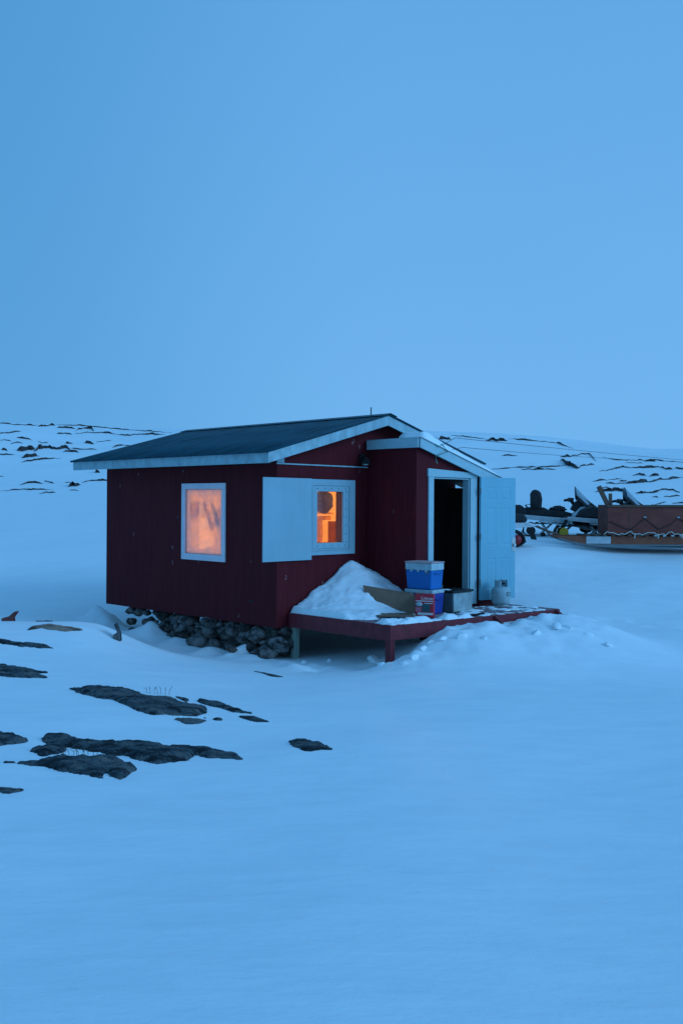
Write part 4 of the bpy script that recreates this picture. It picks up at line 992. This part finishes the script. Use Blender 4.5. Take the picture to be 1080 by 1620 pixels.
A4 = lambda pts: [(x / 4.154, 880 + y / 4.154) for x, y in pts]
outcrop('long dark rock slab slanting down right, highest of the big foreground slabs', A2([(207, 60), (310, 62), (410, 68), (470, 90), (560, 100), (655, 125), (660, 140), (630, 150), (695, 162), (600, 150), (480, 140), (380, 108), (270, 80)]), .06)
outcrop('small flat rock just under the lower end of the long slab', A2([(545, 160), (600, 156), (655, 165), (640, 173), (590, 172)]), .03)
outcrop('narrow dark rock rib right of the long slab', A2([(620, 96), (690, 104), (740, 124), (797, 138), (720, 132), (650, 113)]), .03)
outcrop('little rock tip between the twigs and the narrow rib', A2([(550, 84), (602, 97), (590, 106)]), .02)
outcrop('thin rock sliver at the far right end of the upper slabs', A2([(755, 150), (800, 150), (862, 168), (810, 167)]), .02)
outcrop('grey rock cut off by the left picture edge beside the twin slabs', A2([(-60, 200), (0, 204), (50, 210), (97, 230), (40, 238), (-60, 236)]), .05)
outcrop('broad cracked rock slab in the middle of the lower left outcrops', A2([(115, 213), (200, 215), (300, 232), (430, 235), (520, 243), (612, 270), (600, 290), (500, 303), (450, 297), (380, 272), (280, 257), (200, 242), (130, 232)]), .07)
outcrop('small rounded rock at the left foot of the broad cracked slab', A2([(100, 255), (150, 240), (195, 240), (205, 258), (140, 272)]), .05)
outcrop('tapering dark rock tail right of the broad cracked slab', A2([(520, 238), (600, 247), (680, 257), (750, 270), (768, 285), (700, 284), (630, 279), (610, 262)]), .04)
outcrop('lowest large rock slab with a snow filled notch', A2([(12, 296), (120, 295), (200, 282), (300, 287), (370, 285), (440, 315), (380, 347), (335, 330), (325, 350), (260, 340), (180, 318), (90, 303)]), .07)
outcrop('thin rock edge low at the left picture edge, lowest rock of all', A2([(-60, 374), (0, 378), (68, 385), (30, 389), (-60, 386)]), .03)
outcrop('lone wedge shaped rock in open snow right of the slabs', A2([(903, 228), (970, 227), (1010, 235), (1062, 257), (990, 257), (960, 262), (920, 243)]), .05)
outcrop('thin dark rock blade under the tan patch at the left picture edge', A4([(-80, 550), (0, 555), (200, 575), (300, 590), (375, 612), (300, 617), (150, 602), (0, 580), (-80, 570)]), .045)
outcrop('ragged dark rock at the left picture edge above the long slab', A4([(-80, 712), (0, 715), (60, 735), (150, 740), (330, 768), (250, 776), (295, 803), (180, 807), (60, 802), (-80, 775)]), .05)
outcrop('tan rock patch half covered by snow near the left crest', A4([(180, 490), (220, 465), (330, 450), (420, 470), (550, 490), (430, 502), (340, 490), (270, 477)]), .02, 'tan_rock')
outcrop('faint rock sliver on the snow crest left of the cabin', A4([(220, 426), (360, 420), (322, 432)]), .02)
outcrop('hair thin rock streak on the snow below the deck corner', [(400, 1062), (420, 1066), (450, 1072), (430, 1071)], .012)
def shard(label, u, v, w, h, lean, m):
    p = hit(u, v, 3, 16); mb = MB()
    prof = [(-.5 * w, -.08), (.5 * w, -.08), (.42 * w, .35 * h), (.5 * w + lean, h), (.2 * w + lean, .93 * h), (.05 * w, .45 * h), (-.5 * w, .30 * h)]
    mb.prism(prof, 'y', -.05, .07); o = mb.build('rock_shard', m, None, .012)
    o.location = p; return tag(o, label, 'rock')
shard('rusty brown forked rock standing on the left snow crest', 14, 981, .17, .14, .05, 'red_rock')
shard('dark upright rock splinter in snow left of the foundation', 186, 1012, .10, .22, -.06, 'rock')

# dry twigs
def twigs(label, u, v, n, h, spread):
    p = hit(u, v); mb = MB(); rr = random.Random(u)
    for k in range(n):
        x = (k / (n - 1) - .5) * spread; a = rr.uniform(-.5, .5)
        pts = [(x, rr.uniform(-.03, .03), -.03), (x + .3 * a * h, 0, h * .5), (x + a * h, 0, h * rr.uniform(.7, 1))]
        mb.tube(pts, [.0024, .0017, .001], 5)
        mb.tube([pts[1], (pts[1][0] + rr.uniform(-.5, .5) * h, .01, h * rr.uniform(.7, .95))], [.002, .001], 4)
    o = mb.build('dry_twigs', 'twig'); o.location = p; return tag(o, label, 'twigs')
twigs('sprig of dry twigs poking from snow above the long slab', 250, 1099, 7, .09, .22)
twigs('sprig of dry twigs between the broad slab and the lowest slab', 131, 1201, 9, .09, .20)

# ------------------------------------------------------------------ loose snow chunks by the deck
def chunk(u, v, r, k):
    p = hit(u, v, 10, 16); o = stone('snow_chunk', p[0], p[1], p[2] + r * .02, r * 1.4, r * 1.1, r * .75, 40 + k * 1.37, None, 'snow', .45)
    return tag(o, 'broken lump of snow shovelled in front of the deck', 'snow lump', 'snow lumps in front of the deck')
random.seed(5)
for k, (u, v, r) in enumerate([(592, 1046, .11), (604, 1052, .07), (520, 1046, .05), (480, 1050, .06), (640, 1050, .06), (655, 1042, .07), (668, 1028, .06), (682, 1016, .07), (700, 1012, .06),
        (730, 1008, .07), (765, 1010, .06), (848, 1004, .08), (880, 994, .08), (897, 992, .07), (930, 1006, .06), (960, 1022, .06)]):
    chunk(u, v, r, k)

# ------------------------------------------------------------------ far ledges on the hillside
def ledge(label, pts, t, name='rock_ledge'):
    """dark rock step cropping out of the hillside; t = thickness in photo pixels at its distance"""
    rr = random.Random(int(pts[0][0] * 7 + pts[0][1] * 3)); P = []
    for (u0, v0), (u1, v1) in zip(pts, pts[1:]):
        n = max(2, int(math.hypot(u1 - u0, v1 - v0) / 1.6))
        for k in range(n): P.append((u0 + (u1 - u0) * k / n, v0 + (v1 - v0) * k / n))
    P.append(pts[-1]); n = len(P); vs = []
    ph = rr.uniform(0, 50)
    for i, (u, v) in enumerate(P):
        s_ = i / (n - 1); env = min(1, min(s_, 1 - s_) * 5 + .12)
        w = 1.15 * t * env * max(.25, .62 + .75 * float(fbm(np.array(u / 13 + ph), np.array(ph), 3, .5)))
        wob = .45 * t * float(fbm(np.array(u / 7 + ph), np.array(3.3 + ph), 3))
        x, y, z = hit(u, v + t * .5 + wob, 20, 132)
        h = w * y / F
        dx, dy = x / y, 1.0
        for back, zz_ in ((-.25, -.35), (-.05 - .12 * h, h * .35), (0, h), (.9 + h, None)):
            X_, Y_ = x + dx * back, y + dy * back
            zt = z + zz_ if zz_ is not None else float(ground_z(np.array(X_), np.array(Y_))) - .2
            vs.append((X_ + rr.uniform(-.04, .04), Y_, zt))
    fs = []
    for i in range(n - 1):
        for k in range(3): a = i * 4 + k; fs.append((a, a + 4, a + 5, a + 1))
    fs += [(0, 1, 2, 3), tuple((n - 1) * 4 + k for k in (3, 2, 1, 0))]
    o = MB().add(vs, fs).build(name, 'ledge'); return tag(o, label, 'rock ledge', 'dark rock ledges on the snowy hillside')
LEDGES = [
 ('thin ledge on the skyline at the far left picture edge', [(-6, 668.5), (15, 670), (39, 672), (62, 672)], 2.2),
 ('dark skyline ledge left of the arched one', [(60, 673), (75, 672.5), (88, 671.5)], 4),
 ('ledge fragment between two dark skyline ledges', [(90, 676), (105, 676), (120, 677)], 3),
 ('arched dark ledge just under the left skyline', [(119, 681), (124, 677.5), (136, 676), (145, 676), (149, 680)], 4.5),
 ('hair thin ledge tracing the left skyline down to the roof', [(88, 671.5), (140, 673.5), (187, 678.5), (249, 682.5), (272, 684.5)], 1.7),
 ('short ledge left of the arched ledge foot', [(90, 685), (103, 684), (114, 685.5)], 3.5),
 ('long ledge running right from the arched ledge', [(119, 684.5), (140, 683), (160, 683.5), (187, 686)], 3),
 ('uneven ledge row near the cabin roof on the left hill', [(186, 687), (205, 688), (223, 686.5), (262, 686.5)], 2.6),
 ('small slanted ledge at left edge under the skyline', [(-4, 686), (16, 684), (34, 681.5)], 2.2),
 ('short ledge sloping down right on the upper left hill', [(27, 690), (38, 692.5), (52, 695)], 3),
 ('broken ledge above the big dark left ledge', [(60, 698), (68, 699.5), (76, 698)], 3.2),
 ('pale thin ledge at mid left hill', [(17, 702), (26, 699.5), (37, 700.5)], 2),
 ('faint streak ledge at the left edge above the boulder', [(-4, 696), (8, 696), (19, 697.5)], 1.5),
 ('small square boulder near the left picture edge', [(3, 710), (7, 709), (12, 710)], 6),
 ('thick dark block left of the widest left ledge', [(27, 709.5), (40, 709), (56, 710)], 6.5),
 ('widest dark ledge on the left hillside', [(54, 709), (66, 706.5), (80, 705.5), (98, 706), (112, 708)], 7.5),
 ('long faint tail right of the widest left ledge', [(111, 708.5), (130, 710), (154, 711)], 2),
 ('dark dash above the tail of the widest left ledge', [(104, 699), (109, 700), (116, 700)], 3.6),
 ('small wedge ledge midway to the cabin roof', [(134, 700), (141, 700.5), (149, 702)], 3.4),
 ('short ledge just under the widest left ledge', [(100, 714), (112, 713.5), (126, 715)], 3),
 ('tilted dark ledge on the lower left slope', [(35, 722.5), (48, 720.5), (63, 719)], 4.5),
 ('long thin ledge rising right on the lower left slope', [(33, 730.5), (57, 727), (76, 725), (98, 724)], 2.2),
 ('streaky ledge at the left edge of the lower slope', [(-4, 718.5), (10, 718), (24, 717.5)], 3),
 ('faint ledge streak above the roof slope', [(152, 699), (164, 698), (177, 696)], 1.6),
 ('dark ledge touching the roof slope on the left', [(178, 706.5), (190, 704), (206, 703.5)], 3),
 ('tiny dark knob below the left eave', [(150, 746), (153, 745), (158, 746)], 4.5),
 ('broken ledge on the bare lower slope left of the eave', [(30, 766.5), (40, 764), (50, 762), (68, 764)], 3),
 ('short split ledge right of the broken one', [(70, 760.5), (78, 761), (86, 764)], 3),
 ('small ledge crumb left of the oval ledge', [(103, 763.5), (108, 762.5), (112, 762)], 2.4),
 ('oval dark ledge left of the cabin wall', [(108, 768), (116, 766), (127, 763.5)], 5.5),
 ('dark ledge running behind the left cabin wall', [(129, 762), (140, 760), (150, 758), (160, 758.5), (174, 760)], 4),
 ('long hair thin ledge across the lower left slope', [(-6, 777.5), (21, 774.5), (55, 774), (87, 774)], 1.8),
 ('dark dash under the long hair thin ledge', [(62, 779), (75, 778), (88, 778)], 3.2),
 ('faint dash right of the hair thin ledge', [(111, 774.5), (118, 775), (125, 776)], 1.7),
 ('little dash at the left edge of the lower slope', [(-4, 753), (2, 753), (7, 753)], 2.2),
 ('square dark knob on the skyline right of the porch', [(694, 692), (702, 691), (713, 692)], 6.5),
 ('fine skyline ledge beside the square knob', [(712, 688), (735, 690.5), (770, 694)], 1.8),
 ('dark lens of rock on the right skyline', [(768, 694.5), (785, 695), (803, 695)], 5),
 ('fine ledge falling right along the right skyline', [(802, 693.5), (850, 696.5), (880, 700), (906, 708.5)], 2.4),
 ('tiny dash on the bare slope right of the porch', [(792, 720.5), (804, 720), (818, 720.5)], 2),
 ('long fine ledge right of the open door top', [(770, 742.5), (800, 740), (828, 738.5), (865, 738.5), (913, 734)], 2.4),
 ('short ledge under the long fine ledge', [(823, 741.5), (850, 742), (879, 741.5)], 2.6),
 ('big overhanging rock on the right hillside', [(886, 724), (895, 729), (905, 731), (916, 735)], 11),
 ('arched rock lip above the big overhanging rock', [(885, 721.5), (905, 720), (920, 717), (933, 717.5), (942, 728)], 3.6),
 ('ragged rock right of the big overhanging rock', [(914, 737), (925, 734), (940, 734)], 4.5),
 ('fine ledge along the far right skyline', [(953, 721.5), (972, 727.5), (1003, 727), (1035, 727), (1084, 731)], 2.6),
 ('dashes just under the far right skyline', [(987, 731), (1002, 731), (1016, 732)], 2.8),
 ('dark blot on the far right skyline ledge', [(1018, 728), (1027, 728), (1036, 729)], 4.2),
 ('long wavy dark ledge on the right hill', [(947, 744.5), (968, 741), (982, 738), (1011, 739), (1046, 737.5)], 3.6),
 ('blunt dark end of the long wavy ledge', [(1044, 738.5), (1053, 739.5), (1063, 741)], 5.5),
 ('ledge dash at the right picture edge below the skyline', [(1067, 739), (1075, 741), (1086, 742)], 2.6),
 ('compact dark rock in the middle of the right hill', [(999, 751), (1008, 749.5), (1021, 750)], 5),
 ('small ledge right of the compact dark rock', [(1027, 752.5), (1034, 751), (1042, 751.5)], 3),
 ('fine ledge left of the rope like lower ledge', [(935, 760.5), (958, 758.5), (983, 756.5)], 2.6),
 ('rope like dark ledge sweeping up to the right edge', [(957, 761.5), (990, 763.5), (1023, 760.5), (1047, 756.5), (1086, 752)], 4.8),
 ('dark bead on the rope like ledge', [(979, 760), (985, 759.5), (991, 760)], 4),
 ('fine ledge beside the tall windshield', [(944, 771.5), (953, 771), (963, 771)], 2.2),
 ('dark humped ledge above the leaning board', [(941, 776), (955, 775), (970, 773.5), (993, 776)], 5),
 ('dark ledge right of the small windshield', [(1005, 778), (1020, 778), (1035, 777.5), (1044, 774)], 4),
 ('dark arched ledge at right above the sled', [(1042, 773.5), (1053, 772), (1065, 772.5), (1074, 777)], 5),
 ('fine dash at right above the sled box', [(1049, 785), (1062, 785), (1077, 784)], 2.2),
 ('thin curved ledge right of the second windshield', [(1028, 798.5), (1040, 797), (1054, 794)], 2.4),
 ('ledge dash just above the sled at the right edge', [(1063, 796), (1072, 795.5), (1086, 795)], 2.6),
 ('tiny fleck above the thin curved ledge', [(1031, 786), (1036, 786), (1041, 786.5)], 1.8),
]
for a in LEDGES: ledge(*a)

# ------------------------------------------------------------------ cables from the porch to the right
def cable(label, pts, r, m='cable'):
    o = MB().tube(pts, r, 6).build('cable', m); return tag(o, label, 'cable')
def sag(a, b, s_, n=24):
    return [tuple(a[i] + (b[i] - a[i]) * k / n - (s_ * 4 * (k / n) * (1 - k / n) if i == 2 else 0) for i in range(3)) for k in range(n + 1)]
A1 = world(1.15, 2.40, 2.74)
cable('upper thin black cable running from the porch roof out over the hill', [A1] + sag(world(1.10, 2.75, 2.86), at(1130, 732, 26), .015), .004)
cable('lower thin black cable running from the porch roof to the right', [world(1.155, 2.62, 2.67)] + sag(world(1.10, 2.95, 2.72), at(960, 725, 24), .015), .004)
cable('green cord knotted and dangling over the porch fascia', [world(1.02, 2.15, 2.80), world(1.14, 2.18, 2.745), world(1.15, 2.3, 2.70), world(1.14, 2.37, 2.745), world(1.15, 2.50, 2.62), world(1.16, 2.36, 2.60), world(1.14, 2.22, 2.55), world(1.14, 2.24, 2.47), world(1.14, 2.26, 2.44)], .008, 'cyan_cable')

# ------------------------------------------------------------------ snowmobiles
def rounded_loop(cx0, cz0, r0, cx1, cz1, r1, n=10):
    """outline of a belt round two wheels (x,z)"""
    pts = []
    for k in range(n + 1): a = rad(90 + 180 * k / n); pts.append((cx0 + r0 * math.cos(a), cz0 + r0 * math.sin(a)))
    for k in range(n + 1): a = rad(-90 + 180 * k / n); pts.append((cx1 + r1 * math.cos(a), cz1 + r1 * math.sin(a)))
    return pts
def snowmobile(label, loc, rz_, backrest, tunnel_m, hood_m, wheel_m, flap=True, red=False, tb=0.0, pitch=0.0, big=0.0):
    t = thing('snowmobile', label, 'snowmobile', loc, rz_, 'snowmobiles parked behind the sled'); t.rotation_euler = (0, rad(pitch), rz_)
    # track belt: closed loop with lugs
    outer = [(.18 + tb, .30), (.10 + tb, .22), (.10 + tb, .12), (.17 + tb, .03), (.30 + tb, .0), (1.35, .0), (1.55, .07), (1.80, .28), (1.84, .40), (1.74, .50), (1.60, .46), (.60, .38), (.30, .36)]
    def dense(P, st):
        out = []
        for (a, b), (c, d) in zip(P, P[1:] + P[:1]):
            n = max(1, int(math.hypot(c - a, d - b) / st))
            out += [(a + (c - a) * k / n, b + (d - b) * k / n) for k in range(n)]
        return out
    D_ = dense(outer, .075); n = len(D_); cxm = sum(p[0] for p in D_) / n; czm = .2
    mb = MB(); vs = []
    for i, (x, z) in enumerate(D_):
        a, b = D_[i - 1], D_[(i + 1) % n]; nx_, nz_ = -(b[1] - a[1]), b[0] - a[0]; l = math.hypot(nx_, nz_) or 1; nx_, nz_ = nx_ / l, nz_ / l
        if nx_ * (x - cxm) + nz_ * (z - czm) < 0: nx_, nz_ = -nx_, -nz_
        lug = .035 if i % 2 == 0 else .0
        for y in (-.19, .19): vs += [(x + nx_ * lug, y, z + nz_ * lug), (x - nx_ * .02, y, z - nz_ * .02)]
    fs = []
    for i in range(n):
        a, b = i * 4, ((i + 1) % n) * 4
        fs += [(a, b, b + 2, a + 2), (a + 1, a + 3, b + 3, b + 1), (a, a + 1, b + 1, b), (a + 2, b + 2, b + 3, a + 3)]
    mb.add(vs, fs); trk = mb.build('track', 'rubber', t)
    for x, z, r in ((.30 + tb, .16, .115), (.62, .085, .062), (.95, .085, .062), (1.25, .09, .062), (1.66, .33, .10)):
        for s_ in (-1, 1):
            mb = MB(); mb.lathe([(.015, .0), (r * .55, .012), (r * .9, .0), (r, .012), (r, .04), (.015, .04)], 16, 0, (x, s_ * .21 - .02, z), 'y')
            mb.build('wheel', wheel_m, trk)
    mb = MB()
    for s_ in (-1, 1):
        mb.tube([(.22, s_ * .13, .10), (.40, s_ * .13, .055), (1.35, s_ * .13, .055), (1.52, s_ * .13, .10)], .022, 6)
        mb.tube([(.55, s_ * .15, .08), (.85, s_ * .15, .42)], .02, 6); mb.tube([(1.05, s_ * .15, .07), (1.35, s_ * .15, .40)], .02, 6)
        mb.tube([(.80, s_ * .1, .08), (.55, s_ * .1, .40)], .028, 6)
    mb.build('rail', 'alu', t)
    # tunnel and running boards
    mb = MB(); mb.prism([(-.06, .46), (1.75, .40), (1.75, .56), (-.06, .56)], 'y', -.235, .235); 
    mb.prism([(.50, .40), (1.85, .34), (1.85, .37), (.50, .43)], 'y', -.40, -.236); mb.prism([(.50, .40), (1.85, .34), (1.85, .37), (.50, .43)], 'y', .236, .40)
    tu = mb.build('tunnel', tunnel_m, t, .012)
    mb = MB(); mb.tube([(.10, -.23, .53), (-.14, -.23, .50), (-.16, -.20, .50), (-.16, .20, .50), (-.14, .23, .50), (.10, .23, .53)], .018, 8); mb.build('bumper', 'alu', t)
    if flap:
        MB().prism([(-.05, .50), (-.03, .49), (-.15, .16), (-.185, .17)], 'y', -.20, .20).build('snow_flap', 'rubber', t)
        MB().box(-.075, -.045, -.12, .12, .52, .565).build('tail_light', 'red_plastic', t, .006)
    # seat
    prof = [(.05 + big * 2, .565), (.02 + big * 2.2, .66), (.12 + big * 2, .77), (.58, .80 + big), (.70, .75 + big * 1.2), (1.10, .75 + big), (1.36, .70 + big * .6), (1.48, .565)]
    seat = MB().prism(prof, 'y', -.17, .17).build('seat', 'vinyl', t, .05, 4)
    if backrest:
        mb = MB(); mb.prism([(.24, .74), (.52, .74), (.52, 1.02), (.47, 1.18), (.38, 1.25), (.25, 1.24), (.20, 1.12)], 'y', -.22, .22); mb.build('backrest', 'vinyl', t, .06, 4)
        mb = MB(); mb.prism([(-.16, .565), (.16, .565), (.14, .70), (-.02, .82), (-.20, .80), (-.24, .70)], 'y', -.22, .22); mb.build('cargo_bag', 'vinyl', t, .05, 4)
        for s_ in (-1, 1): MB().tube([(.30, s_ * .21, .62), (.10, s_ * .25, .82), (.30, s_ * .25, .88), (.46, s_ * .22, .76)], .018, 8).build('grab_handle', 'black', t)
    # body
    bw = .30
    def hood(y, k): return [(1.25 + .1 * (1 - k), y, .40), (1.30 + .05 * (1 - k), y, .66), (1.52, y, .70 + .22 * k), (1.72, y, .76 + .22 * k), (2.05, y, .70 + .16 * k), (2.45, y, .56 + .10 * k), (2.70 - .15 * (1 - k), y, .42), (2.55, y, .28), (1.70, y, .30)]
    secs = [hood(-.42, .0), hood(-.36, .45), hood(-.20, .95), hood(0, 1.08), hood(.20, .95), hood(.36, .45), hood(.42, .0)]
    vs = [p for s_ in secs for p in s_]; m_ = 9; fs = []
    for i in range(len(secs) - 1):
        for k in range(m_): k2 = (k + 1) % m_; fs.append((i * m_ + k, i * m_ + k2, (i + 1) * m_ + k2, (i + 1) * m_ + k))
    fs += [tuple(range(m_)), tuple(range((len(secs) - 1) * m_, len(secs) * m_))[::-1]]
    body = MB().add(vs, fs, 0).build('hood', hood_m, t, .02, 2)
    for s_ in (-1, 1):
        MB().prism([(1.32, .45), (1.40, .68), (1.75, .72), (2.05, .60), (2.2, .44), (1.9, .36)], 'y', s_ * .425 - .012, s_ * .425 + .012).build('side_panel', 'black', body, .005)
        MB().lathe([(0, 0), (.07, .01), (.075, .03), (0, .031)], 14, 0, (2.42, s_ * .16, .62)).build('headlight', 'cool_white', body)
    if red: MB().box(.35, .75, -.241, -.236, .45, .53).build('stripe', 'red_plastic', tu)
    MB().prism([(1.26, .80), (1.34, .98), (1.46, 1.09), (1.62, 1.10), (1.78, 1.02), (2.00, .88), (1.92, .76), (1.5, .72)], 'y', -.22, .22).build('cowl', 'black', t, .03)
    # windshield: curved raked shell
    vs = []; nn = 11; ms = []
    for th in (0, .012):
        for k in range(nn):
            a = rad(-80 + 160 * k / (nn - 1)); yy = math.sin(a); xx = math.cos(a)
            for s_ in range(5):
                q_ = s_ / 4; w_ = .34 * (1 - .22 * q_ ** 2)
                vs.append((1.60 + .34 * xx * (1 - .15 * q_) - .56 * q_ * (.35 + .65 * xx) + th, w_ * yy, .88 + (.14 + .40 * xx) * q_))
    fs = []; Ln = nn * 5
    for k in range(nn - 1):
        for s_ in range(4):
            a = k * 5 + s_; fs += [(a, a + 1, a + 6, a + 5), (Ln + a, Ln + a + 5, Ln + a + 6, Ln + a + 1)]; ms += [1 if s_ < 1 or k in (0, nn - 2) else 0] * 2
        a = k * 5 + 4; fs.append((a, Ln + a, Ln + a + 5, a + 5)); a = k * 5; fs.append((a, a + 5, Ln + a + 5, Ln + a)); ms += [1, 1]
    wsm = MB().add(vs, fs, 0, True); wsm.mi = ms; wsm.build('windshield', ['shade', 'black'], t)
    # handlebar
    mb = MB(); mb.tube([(1.50, 0, .78), (1.26, 0, 1.04)], .045, 8); mb.tube([(1.16, -.36, 1.04), (1.24, -.18, 1.08), (1.24, .18, 1.08), (1.16, .36, 1.04)], .022, 8)
    mb.box(1.19, 1.33, -.10, .10, 1.0, 1.11); hb = mb.build('handlebar', 'black', t, .006)
    for s_ in (-1, 1): MB().tube([(1.21, s_ * .25, 1.06), (1.13, s_ * .41, 1.03)], .034, 8).build('grip', 'rubber', hb)
    # skis
    for s_ in (-1, 1):
        y = s_ * .48; mb = MB(); pts = [(1.75, .05), (1.95, .012), (2.75, .012), (2.95, .06), (3.08, .17), (3.10, .20), (3.02, .17), (2.9, .085), (2.72, .04), (1.95, .04), (1.78, .07)]
        mb.prism(pts, 'y', y - .075, y + .075); sk = mb.build('ski', 'black', t, .008)
        mb = MB(); mb.tube([(2.30, y, .05), (2.22, y * .92, .34)], .03, 8); mb.tube([(2.22, y * .9, .30), (2.0, s_ * .25, .42)], .02, 8); mb.tube([(2.40, y, .12), (2.30, s_ * .22, .36)], .018, 8)
        mb.tube([(2.9, y, .10), (2.98, y, .26), (2.80, y, .20), (2.7, y, .05)], .014, 6); mb.build('suspension', 'alu', sk)
    return t
def gpos(u, Y): x = ray(u, 860)[0] * Y; return (x, Y, float(ground_z(np.array(x), np.array(Y))))
sm1 = snowmobile('black touring snowmobile with tall passenger backrest, rear end pointing at the door', gpos(820, 25.6), rad(-9), True, 'alu', 'silver', 'black', pitch=4.5)
snowmobile('silver sided snowmobile with yellow track wheels right behind the sled box', gpos(896, 24.75), rad(-4), False, 'alu', 'black', 'yellow', tb=-.42, pitch=4, big=.09)
bpy.context.view_layer.update()
bag = lumpy('gear_bag', sm1.matrix_world @ Vector((.95, 0, .78)), (.20, .16, .09), 'vinyl', 4, .35, rad(-9)); tag(bag, 'dark lumpy bag strapped on the seat of the black touring snowmobile', 'bag')
sm3 = snowmobile('snowmobile mostly hidden by the open white door, red rear wheels and black snow flap showing', gpos(833, 22.9), rad(184), False, 'silver', 'black', 'red_plastic', True, True)

# ------------------------------------------------------------------ qamutik sled with box
sp = gpos(873, 23.3)
sl = thing('cargo_sled', 'long red brown plywood box sled with lashed wooden runners', 'sled', sp, rad(1.0))
LEN = 5.2
for y in (-.36, .36):
    mb = MB()
    top_ = [(-.03, .245), (.25, .235), (.9, .235), (LEN, .235)]; bot = [(LEN, .045), (1.0, .045), (.65, .06), (.30, .13), (.06, .20)]
    mb.prism(top_ + bot, 'y', y - .03, y + .03); ru = mb.build('runner', 'sled_runner', sl, .006)
    mb = MB(); mb.prism([(.06, .198), (.30, .128), (.65, .058), (1.0, .043), (LEN, .043), (LEN, .0), (1.0, .0), (.62, .02), (.28, .10), (.05, .175)], 'y', y - .034, y + .034); mb.build('shoe', 'shoe', ru)
    if y < 0: MB().box(.72, 1.30, y - .036, y - .031, .055, .225).build('metal_plate', 'alu', ru)
k = 0; x = .70
while x < LEN - .1:
    MB().box(x, x + .085, -.46, .46, .237, .272).build('crossbar', 'sled_rail', sl, .004); x += .20
bx0 = 1.22; BH = .98
mb = MB()
mb.box(bx0, LEN, -.42, -.395, .274, BH); MBX = mb.build('side_panel', 'sled_wood', sl, .003)
MB().box(bx0, LEN, .395, .42, .274, BH).build('side_panel', 'sled_wood', sl, .003)
MB().box(bx0, bx0 + .025, -.394, .394, .274, BH).build('end_panel', 'sled_wood', sl, .003)
MB().box(bx0 + .026, LEN, -.394, .394, .274, .29).build('bottom_panel', 'sled_wood', sl)
MB().prism([(bx0 - .03, BH - .055), (bx0 + 1.0, BH - .055), (LEN, BH - .02), (LEN, BH + .035), (bx0 + 1.0, BH + .004), (bx0 - .03, BH + .004)], 'y', -.45, -.421).build('top_rail', 'sled_rail', sl, .004)
MB().box(bx0 + .50, bx0 + .515, -.424, -.4205, .28, BH - .06).build('batten', 'sled_rail', sl)
MB().box(bx0 + 2.0, bx0 + 2.02, -.424, -.4205, .28, BH - .06).build('batten', 'sled_rail', sl)
zz_ = [(bx0 + .03, .58), (bx0 + .20, .52), (bx0 + .42, .41), (bx0 + .56, .40), (bx0 + .88, .66), (bx0 + 1.02, .55), (bx0 + 1.22, .40), (bx0 + 1.45, .50), (bx0 + 1.68, .66), (bx0 + 2.18, .44), (bx0 + 2.6, .66), (bx0 + 3.1, .44), (bx0 + 3.6, .66), (bx0 + 4.1, .46)]
MB().tube([(a, -.43, b) for a, b in zz_], .011, 6).build('lashing', 'dark_rope', sl)
mb = MB(); pts = []
x = bx0 - .1; i = 0
while x < LEN - .05: pts.append((x, -.47, .285 + .055 * max(0, math.sin(i * .9)) + .02 * math.sin(i * 2.3))); x += .07; i += 1
mb.tube(pts, .011, 6)
for x in (bx0 + .62, bx0 + 1.18, bx0 + 1.75, bx0 + 2.4, bx0 + 3.1): mb.tube([(x, -.475, .30), (x + .015, -.48, .24), (x - .01, -.475, .19)], .013, 6)
mb.build('rope', 'rope', sl)
mb = MB(); x = bx0 + 1.1
while x < LEN - .1: mb.box(x, x + .075, -.474, -.462, .238, .268); x += .20
mb.build('frost_cap', 'cool_white', sl)
for a in (bx0 + .88, bx0 + 1.68): MB().tube([(a - .03, -.43, .69), (a + .03, -.43, .69)], .02, 8).build('hook', 'tote_pale', sl)
# boards sticking up out of the box
def sled_board(label, x, z0, x1, z1, w):
    p = sl.matrix_basis @ Vector((x, -.33, 0)); d = Vector((x1 - x, 0, z1 - z0)); l = d.length; a = math.atan2(d.x, d.z)
    o = MB().box(-w / 2, w / 2, -.02, .02, 0, l).build('loose_board', 'sled_rail', None, .004)
    o.location = sl.location + Vector((x, -.33, z0)); o.rotation_euler = (0, a, 0); return tag(o, label, 'board')
sled_board('long dark board leaning out of the front of the sled box', 1.52, .42, 1.02, 1.42, .11)
sled_board('short upright board end beside the leaning board in the sled box', 1.32, .32, 1.30, 1.25, .08)
# tow bar from the hidden snowmobile to the sled
p0 = Vector(sm3.location) + Vector((.17, 0, .50)); p1 = Vector(sp) + Vector((.12, -.3, .25))
tag(MB().tube([p0, p0.lerp(p1, .5) + Vector((0, 0, -.02)), p1], .03, 8).build('tow_bar', 'sled_rail'), 'dark tow bar linking the hidden snowmobile to the sled front', 'tow bar')
